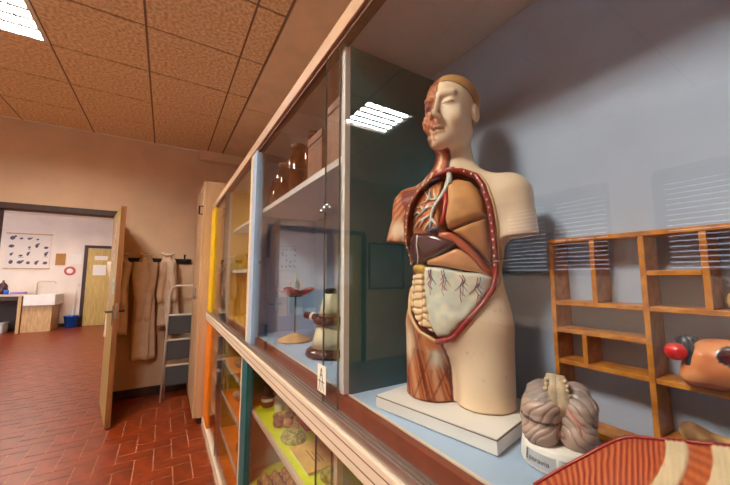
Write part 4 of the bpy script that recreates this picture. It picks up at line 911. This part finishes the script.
pc = mixc(pc, ribc, ribm.ravel()); tipm = ((SS < .10) & (TT < .5)).ravel(); pc = mixc(pc, lin((214, 196, 164)), tipm*(.6*n+.2)); pc = mixc(pc, lin((140, 30, 24)), (TT.ravel() > .965)*1.0)
idx = np.arange(ns*nt).reshape(ns, nt); q1 = np.stack([idx[:-1, :-1], idx[:-1, 1:], idx[1:, 1:], idx[1:, :-1]], -1).reshape(-1, 4); off = ns*nt; loop = list(idx[:, 0])+list(idx[-1, 1:])+list(idx[::-1, -1][1:])+list(idx[0, ::-1][1:-1])
sideq = np.array([(loop[k], loop[(k+1) % len(loop)], loop[(k+1) % len(loop)]+off, loop[k]+off) for k in range(len(loop))])
FF = np.concatenate([q1, q1[:, ::-1]+off, sideq])
t = thing('chest_wall_plate', (.48, .1, ZF+.002), 'red striped chest wall piece with pale ribs lying beside the brain', 'anatomy model')
obj('muscle_plate', np.concatenate([PV2.reshape(-1, 3), PB.reshape(-1, 3)]), FF, mat_vcol('painted_plate', .34, .5, .05, 200, .25), t, True, np.concatenate([np.clip(pc, 0, 1), np.broadcast_to(lin((200, 150, 110)), (ns*nt, 3))]))
MB().tube([tuple(PV[i, -1]+NN[i, -1]*.001) for i in range(4, ns, 8)], .0022, 8).build('rim', mat('rim_red', (150, 40, 30), .35), t, True)
for i in (176, 231): MB().tube([tuple(PV2[i, 26]-NN[i, 26]*.001), tuple(PV2[i, 26]+NN[i, 26]*.0012)], .0042, 10).build('peg_hole', M_black, t)

# ------------------------------------------------------------------ left compartment: flower model, microscope, jars, card
t = thing('flower_model', (.53, 1.49, ZF+.002), 'red petalled flower model with yellow stamens on a thin post', 'flower model')
fz = ZF+.002; fc_ = (.53, 1.49)
MB().lathe([(.0, 0), (.078, 0), (.08, .004), (.076, .008), (.015, .032), (.008, .036), (0, .036)], (*fc_, fz), 32).build('base', mat('pale_wood', (206, 164, 104), .5, noise=.15, nscale=20), t, True)
MB().tube([(*fc_, fz+.03), (*fc_, fz+.215)], .0045, 8).build('post', mat('green_post', (96, 108, 78), .4), t)
M_petal = mat('petal_red', (206, 62, 50), .4, noise=.2, nscale=30)
for k in range(5):
    a = 2*math.pi*k/5+.35; V = []; n, m = 9, 7
    for i in range(n):
        u = i/(n-1); r = .006+.090*u; w = .042*math.sin(math.pi*(u*.8+.1))**.8
        for j in range(m):
            v = (j/(m-1)-.5)*2; x, y = r, v*w; z = fz+.212+.010*u+.022*u*u-.010*(1-v*v)*math.sin(math.pi*u)
            V.append((fc_[0]+x*math.cos(a)-y*math.sin(a), fc_[1]+x*math.sin(a)+y*math.cos(a), z))
    V = V+[(p[0], p[1], p[2]-.0022) for p in V]; o_ = n*m; F = [(i*m+j, i*m+j+1, (i+1)*m+j+1, (i+1)*m+j) for i in range(n-1) for j in range(m-1)]; F = F+[tuple(q+o_ for q in f[::-1]) for f in F]
    obj('petal', V, F, M_petal, t, True)
MB().lathe([(0, 0), (.03, .002), (.036, .008), (.02, .010), (0, .010)], (*fc_, fz+.20), 20).build('calyx', mat('calyx_green', (70, 84, 66), .5), t, True)
MB().lathe([(.008, 0), (.016, .012), (.014, .028), (.005, .040), (.004, .090), (.008, .096), (0, .10)], (*fc_, fz+.212), 16).build('pistil', mat('pistil', (176, 190, 150), .4), t, True)
for k in range(5):
    a = 2*math.pi*k/5+.9; p = Vector((fc_[0]+.03*math.cos(a), fc_[1]+.03*math.sin(a), fz+.262))
    s_ = MB().tube([(fc_[0]+.01*math.cos(a), fc_[1]+.01*math.sin(a), fz+.215), tuple(p)], .0015, 6).build('stamen', mat('pistil', (176, 190, 150), .4), t); MB().ball(tuple(p), (.006, .006, .008), 1).build('anther', mat('anther_yellow', (228, 190, 60), .5), s_, True)
t = thing('microscope', (.56, 1.16, fz), 'cream cone-shaped instrument with dark brown foot and black cap', 'instrument')
mx_, my_ = .555, 1.16; M_mb = mat('bakelite', (78, 44, 36), .25); M_mc = mat('cream_enamel', (228, 214, 176), .3)
MB().lathe([(0, 0), (.072, 0), (0.095, .006), (0.090, .022), (0.071, .030), (0, .030)], (mx_, my_, fz), 32).build('foot', M_mb, t, True)
MB().lathe([(0.071, .03), (0.061, .075), (0.052, .115), (0.049, .12)], (mx_, my_, fz), 32).build('lower_body', M_mc, t, True)
MB().lathe([(0.049, .115), (0.066, .118), (0.068, .13), (0.063, .142), (0.046, .145)], (mx_, my_, fz), 32).build('collar', M_mb, t, True)
MB().lathe([(0.046, .145), (0.037, .185), (0.027, .225), (0.022, .230), (0, .230)], (mx_, my_, fz), 32).build('upper_body', M_mc, t, True)
MB().lathe([(0.021, .230), (0.023, .232), (0.023, .244), (0.017, .250), (0, .250)], (mx_, my_, fz), 24).build('cap', M_black, t, True)
kn = MB().tube([(mx_-.03, my_+.04, fz+.135), (mx_-.06, my_+.105, fz+.142)], [.012, .014], 14).build('side_tube', M_mb, t, True); MB().tube([(mx_-.042, my_+.066, fz+.137), (mx_-.046, my_+.075, fz+.138)], .0165, 14).build('tube_ring', M_white, kn, True)
MB().tube([(mx_+.045*math.cos(a)-.03, my_+.045+.06*math.sin(a)*.7, fz+.06+.05*math.cos(a*1.0)) for a in np.linspace(-2.2, 1.2, 12)], .003, 6).build('cable', M_black, t, True)
# card with a little drawn figure, in front of the divider
t = thing('figure_card', (.372, .80, ZF-.033), 'small white card with a drawn figure at the middle of the glass', 'card')
cx0 = XC-.0085; box('card', (cx0-.0012, .800, ZR1+.046), (cx0, .852, ZR1+.116), mat('card_white', (236, 228, 206), .7), t)
def stroke(a, b): MB().tube([(cx0-.0016, a[0], a[1]), (cx0-.0016, b[0], b[1])], .0011, 5).build('ink_line', mat('ink_brown', (96, 78, 62), .7), t)
zc_ = ZR1+.05
for a, b in (((.842, zc_), (.828, zc_+.058)), ((.812, zc_), (.826, zc_+.058)), ((.846, zc_+.024), (.808, zc_+.024)), ((.835, zc_+.040), (.819, zc_+.040)), ((.827, zc_), (.827, zc_+.024))): stroke(a, b)
# jars and boxes on the upper shelf
M_amber = mat_glass('amber_glass', (.62, .34, .18), .05, .02, (150, 84, 48), .25); M_spec = mat('specimen', (196, 120, 60), .6, noise=.3, nscale=50); M_bxb = mat('brown_box', (150, 92, 60), .5, noise=.2, nscale=20)
SH = 1.7442
def jar(x, y, r, h, label, fill):
    t = thing('specimen_jar', (x, y, SH), label, 'jar', 'specimen jars on the white shelf')
    MB().lathe([(0, .0), (r*.95, .0), (r, .006), (r, h*.72), (r*.62, h*.84), (r*.62, h*.92), (r*.5, h*.92), (r*.5, h*.83), (r*.92, h*.70), (r*.92, .006), (0, .006)], (x, y, SH), 20).build('glass_body', M_amber, t, True)
    MB().lathe([(r*.70, h*.921), (r*.70, h), (0, h)], (x, y, SH), 18).build('lid', mat('lid_brown', (112, 64, 40), .4), t, True)
    MB().lathe([(0, .008), (r*.8, .009), (r*.7, h*fill), (r*.3, h*fill*1.1), (0, h*fill*1.12)], (x, y, SH), 14).build('specimen', M_spec, t, True)
jar(.47, 1.66, .035, .15, 'smallest amber specimen jar at the far end of the white shelf', .4)
jar(.47, 1.52, .040, .20, 'squat amber jar second from the far end of the white shelf', .5)
jar(.48, 1.36, .045, .24, 'tall amber jar in the middle of the white shelf', .45)
jar(.50, 1.22, .042, .25, 'tallest amber jar next to the brown boxes', .4)
for k, (y, h, l) in enumerate(((1.07, .17, 'brown box beside the amber jars on the white shelf'), (.90, .22, 'taller brown box at the near end of the white shelf'))):
    t = thing('brown_box', (.52, y, SH), l, 'box', 'brown boxes on the white shelf'); box('box_body', (.44, y-.065, SH), (.62, y+.065, SH+h-.03), M_bxb, t, .003); box('box_lid', (.437, y-.068, SH+h-.0295), (.623, y+.068, SH+h), mat('brown_lid', (122, 70, 44), .5), t, .003)

# ------------------------------------------------------------------ things in the yellow cabinet
def cup(x, y, z, r, h, m, label):
    t = thing('cup', (x, y, z), label, 'cup', 'small cups in the yellow cabinet'); MB().lathe([(0, 0), (r*.6, 0), (r, h*.5), (r, h), (r*.9, h), (r*.88, h*.5), (r*.5, .006), (0, .006)], (x, y, z), 18).build('bowl', m, t, True)
    MB().tube([(x-r*.3, y+r*.95+.012*math.sin(a), z+h*.55-h*.28*math.cos(a)) for a in np.linspace(0, math.pi, 8)], .003, 6).build('handle', m, t, True)
cup(.50, 1.98, 1.4425, .045, .05, M_white, 'wide white cup nearest the blue post in the yellow cabinet'); cup(.49, 2.14, 1.4425, .035, .045, M_white, 'small white cup in the middle of the yellow cabinet shelf')
t = thing('goblet', (.50, 2.30, 1.4425), 'brown stemmed goblet on the yellow cabinet shelf', 'goblet'); MB().lathe([(0, 0), (.035, 0), (.03, .006), (.006, .012), (.006, .05), (.03, .07), (.042, .11), (.038, .11), (.026, .075), (0, .06)], (.50, 2.30, 1.4425), 20).build('goblet_body', mat('brown_glaze', (120, 72, 40), .3), t, True)
t = thing('open_carton', (.48, 2.02, ZF), 'small red and white carton on the yellow cabinet floor', 'carton')
box('carton_body', (.43, 1.93, ZF+.0005), (.55, 2.11, ZF+.055), mat('carton_red', (200, 66, 40), .6), t, .002); box('carton_lid', (.426, 1.926, ZF+.0555), (.554, 2.114, ZF+.066), mat('carton_white', (232, 214, 190), .6), t, .002)

# ------------------------------------------------------------------ natural history things in the lower cabinets
def rock(name, c, r, cols, label, seed, group=None, rough=.8, cat='rock', amp=.35):
    def fn(x, y, z):
        k = noise3((x+seed)*3.0/r[0]*.35, (y+seed)*3.0/r[1]*.35, z*3.0/r[2]*.35)+.5*noise3((x+seed)*7.0/r[0]*.35, y*7.0/r[1]*.35, z*7.0/r[2]*.35)
        return np.maximum(ell(x, y, z, (c[0], c[1], c[2]+r[2]*.85), r)-amp*min(r)*(k-.7), c[2]+.0005-z)
    def cf(V): n = noise3(V[:, 0]*90+seed, V[:, 1]*90, V[:, 2]*90); return mixc(np.broadcast_to(lin(cols[0]), V.shape), lin(cols[1]), (n-.3)*2.4)
    q = 1.5; o = sdfobj(name, fn, (c[0]-r[0]*q, c[1]-r[1]*q, c[2]-.004), (c[0]+r[0]*q, c[1]+r[1]*q, c[2]+r[2]*2.6), min(r)/9, cf, mat_vcol('rock_%d' % int(rough*10), rough, .3, .3, 120))
    return tag(o, label, cat, group)
LZ = .7375
lime0 = set(bpy.data.objects)
br1, br2 = (120, 70, 42), (196, 140, 90)
rock('rock', (.60, 1.66, LZ), (.055, .06, .075), ((96, 68, 50), (150, 112, 84)), 'large brown rock at the back corner of the lime shelf', 3.1)
rock('rock', (.56, 1.48, LZ), (.055, .05, .045), ((120, 84, 60), (190, 150, 112)), 'rounded tan rock in front of the big brown rock', 8.7)
t = thing('specimen_jar', (.455, 1.66, LZ), 'dark jar with white band at the far end of the lime shelf', 'jar'); MB().lathe([(0, 0), (.030, 0), (.032, .004), (.032, .05), (.026, .055), (0, .055)], (.455, 1.66, LZ), 20).build('jar_body', mat('dark_jar', (66, 42, 34), .2), t, True); MB().lathe([(.0325, .028), (.033, .028), (.033, .042), (.0325, .042)], (.455, 1.66, LZ), 20).build('band', M_white, t); MB().lathe([(.022, .0555), (.03, .07), (.018, .10), (.006, .115), (0, .116)], (.455, 1.66, LZ), 14).build('stopper', mat('dark_jar', (66, 42, 34), .2), t, True)
tag(MB().lathe([(0, 0), (.022, 0), (.024, .004), (.024, .028), (.018, .034), (0, .034)], (.49, 1.575, LZ), 18).build('small_pot', mat('pale_green', (206, 206, 150), .3), None, True), 'small pale pot beside the dark banded jar', 'pot')
for k, (x, y, r, l) in enumerate(((.45, 1.47, .022, 'small brown shell farthest along the lime shelf'), (.49, 1.44, .024, 'pale ridged shell behind the dark one'), (.435, 1.40, .024, 'dark round shell nearest the shelf edge'), (.47, 1.375, .024, 'tan shell in the middle of the group'), (.485, 1.325, .019, 'lightest shell nearest the red box'))):
    rock('shell', (x, y, LZ), (r, r*1.1, r*.8), ((110+12*k, 70+10*k, 40+8*k), (190, 140, 84)) if k != 2 else ((70, 40, 28), (140, 84, 50)), l, 1.3*k, 'shells on the lime shelf', .5, 'shell', .45)
t = thing('red_box', (.56, 1.355, LZ), 'small open red box on the lime shelf', 'box'); rb_ = MB(); bx0, bx1, by0, by1 = .520, .600, 1.29, 1.42
rb_.box((bx0, by0, LZ+.001), (bx1, by1, LZ+.006)); rb_.box((bx0, by0, LZ+.006), (bx0+.004, by1, LZ+.04)); rb_.box((bx1-.004, by0, LZ+.006), (bx1, by1, LZ+.04)); rb_.box((bx0+.004, by0, LZ+.006), (bx1-.004, by0+.004, LZ+.04)); rb_.box((bx0+.004, by1-.004, LZ+.006), (bx1-.004, by1, LZ+.04)); rb_.build('box_walls', mat('bright_red', (206, 38, 26), .5), t)
box('box_content', (bx0+.006, by0+.006, LZ+.0065), (bx1-.006, by1-.006, LZ+.03), mat('dark_inside', (70, 52, 44), .7), t, .004)
def amm(x, y, z):
    dx, dy = x-.455, y-1.265; r = np.sqrt(dx*dx+dy*dy*.55); a = np.arctan2(dy, dx); hh = .020*np.sqrt(np.clip(1-(r/.05)**2, 0, 1))+.003*np.sin(r*420-a)*(r < .046)
    return np.maximum(np.maximum(z-LZ-hh-.004, LZ+.0005-z), r-.05)
tag(sdfobj('ammonite', amm, (.395, 1.185, LZ-.003), (.515, 1.345, LZ+.032), .0022, lambda V: mixc(np.broadcast_to(lin((128, 128, 66)), V.shape), lin((188, 184, 110)), (noise3(V[:, 0]*150, V[:, 1]*150, V[:, 2]*150)-.3)*2), mat_vcol('fossil', .6, .3, .2, 120)), 'flat oval green grey fossil on the lime shelf', 'fossil')
t = thing('booklet', (.46, 1.10, LZ), 'tan printed booklet lying at the front of the lime shelf', 'booklet')
box('pages', (.412, .99, LZ+.0005), (.528, 1.175, LZ+.010), M_paper, t); box('cover', (.409, .987, LZ+.0102), (.531, 1.178, LZ+.0125), mat('tan_cover', (222, 178, 96), .6, noise=.08, nscale=20), t)
for k in range(3): box('print_line', (.455+k*.014, 1.03, LZ+.0126), (.458+k*.014, 1.13-.02*k, LZ+.0129), mat('ink_brown', (96, 78, 62), .7), t)
for k, (x, y, rr, hh, l) in enumerate(((.59, 1.18, .032, .09, 'glass pot of brown seeds behind the booklet'), (.60, 1.07, .036, .10, 'large glass pot of brown seeds in the corner'), (.585, .93, .032, .08, 'glass pot of dark seeds nearest the divider'))):
    t = thing('seed_pot', (x, y, LZ), l, 'jar', 'seed pots on the lime shelf'); MB().lathe([(0, .001), (rr*.8, .001), (rr*.85, hh*.55), (0, hh*.6)], (x, y, LZ+.003), 16).build('seeds', mat('seeds_%d' % k, (106+20*k, 70+10*k, 44), .8, noise=.5, nscale=120, bump=.5, bscale=200), t, True)
    MB().lathe([(0, 0), (rr, 0), (rr, hh), (rr*.94, hh), (rr*.94, .003), (0, .003)], (x, y, LZ+.0005), 20).build('glass_pot', mat_glass('pot_glass_%d' % k, (.9, .92, .88), .05), t, True)
rock('rock', (.46, .925, LZ), (.03, .032, .026), ((120, 110, 50), (190, 186, 90)), 'small olive rock beside the sliding lock of the lime shelf', 5.5)
for o in set(bpy.data.objects)-lime0:
    if o.parent is None: o.location.x += .03; o.location.y += .09      # the group stands towards the back and far end of the shelf
# tray of gilt-topped specimens on the lower lime shelf
SZ = .3905
t = thing('specimen_tray', (.50, 1.42, SZ), 'brown tray filled with small round gilt topped specimens', 'tray')
box('tray_body', (.42, 1.20, SZ+.0005), (.62, 1.66, SZ+.06), mat('tray_brown', (96, 62, 44), .7), t, .004)
gp = None
for i in range(4):
    for j in range(9):
        q = (.447+i*.048, 1.227+j*.0505, SZ+.0602)
        if gp is None: gp = MB().lathe([(.020, 0), (.021, .012), (.012, .022), (.008, .03), (0, .031)], q, 12).build('specimen', mat('gilt', (196, 150, 66), .4, noise=.4, nscale=60, col2=(110, 70, 40)), t, True)
        else: share(gp, 'specimen', q, t)
# rocks in the orange cabinet
for k, (x, y, z, r, c0, c1, l) in enumerate(((.50, 2.20, .545, (.06, .09, .05), (86, 54, 44), (150, 100, 80), 'dark red rock on the middle orange shelf'), (.50, 2.45, .545, (.05, .07, .04), (130, 100, 80), (190, 160, 130), 'pale rock behind the dark red one on the middle orange shelf'),
        (.48, 2.05, .78, (.05, .07, .025), (150, 110, 80), (206, 170, 130), 'flat tan rock on the top orange shelf'), (.49, 2.40, .78, (.05, .06, .03), (110, 84, 64), (170, 140, 110), 'grey brown rock far along the top orange shelf'),
        (.50, 2.25, .28, (.06, .09, .05), (96, 58, 40), (150, 96, 66), 'rust coloured rock on the lowest orange shelf'), (.50, 3.0, .545, (.06, .08, .05), (110, 78, 60), (160, 120, 96), 'brown rock behind the far orange pane'))):
    rock('rock', (x, y, z+.0008), r, (c0, c1), l, 2.2*k+.5, 'rocks in the orange cabinet')
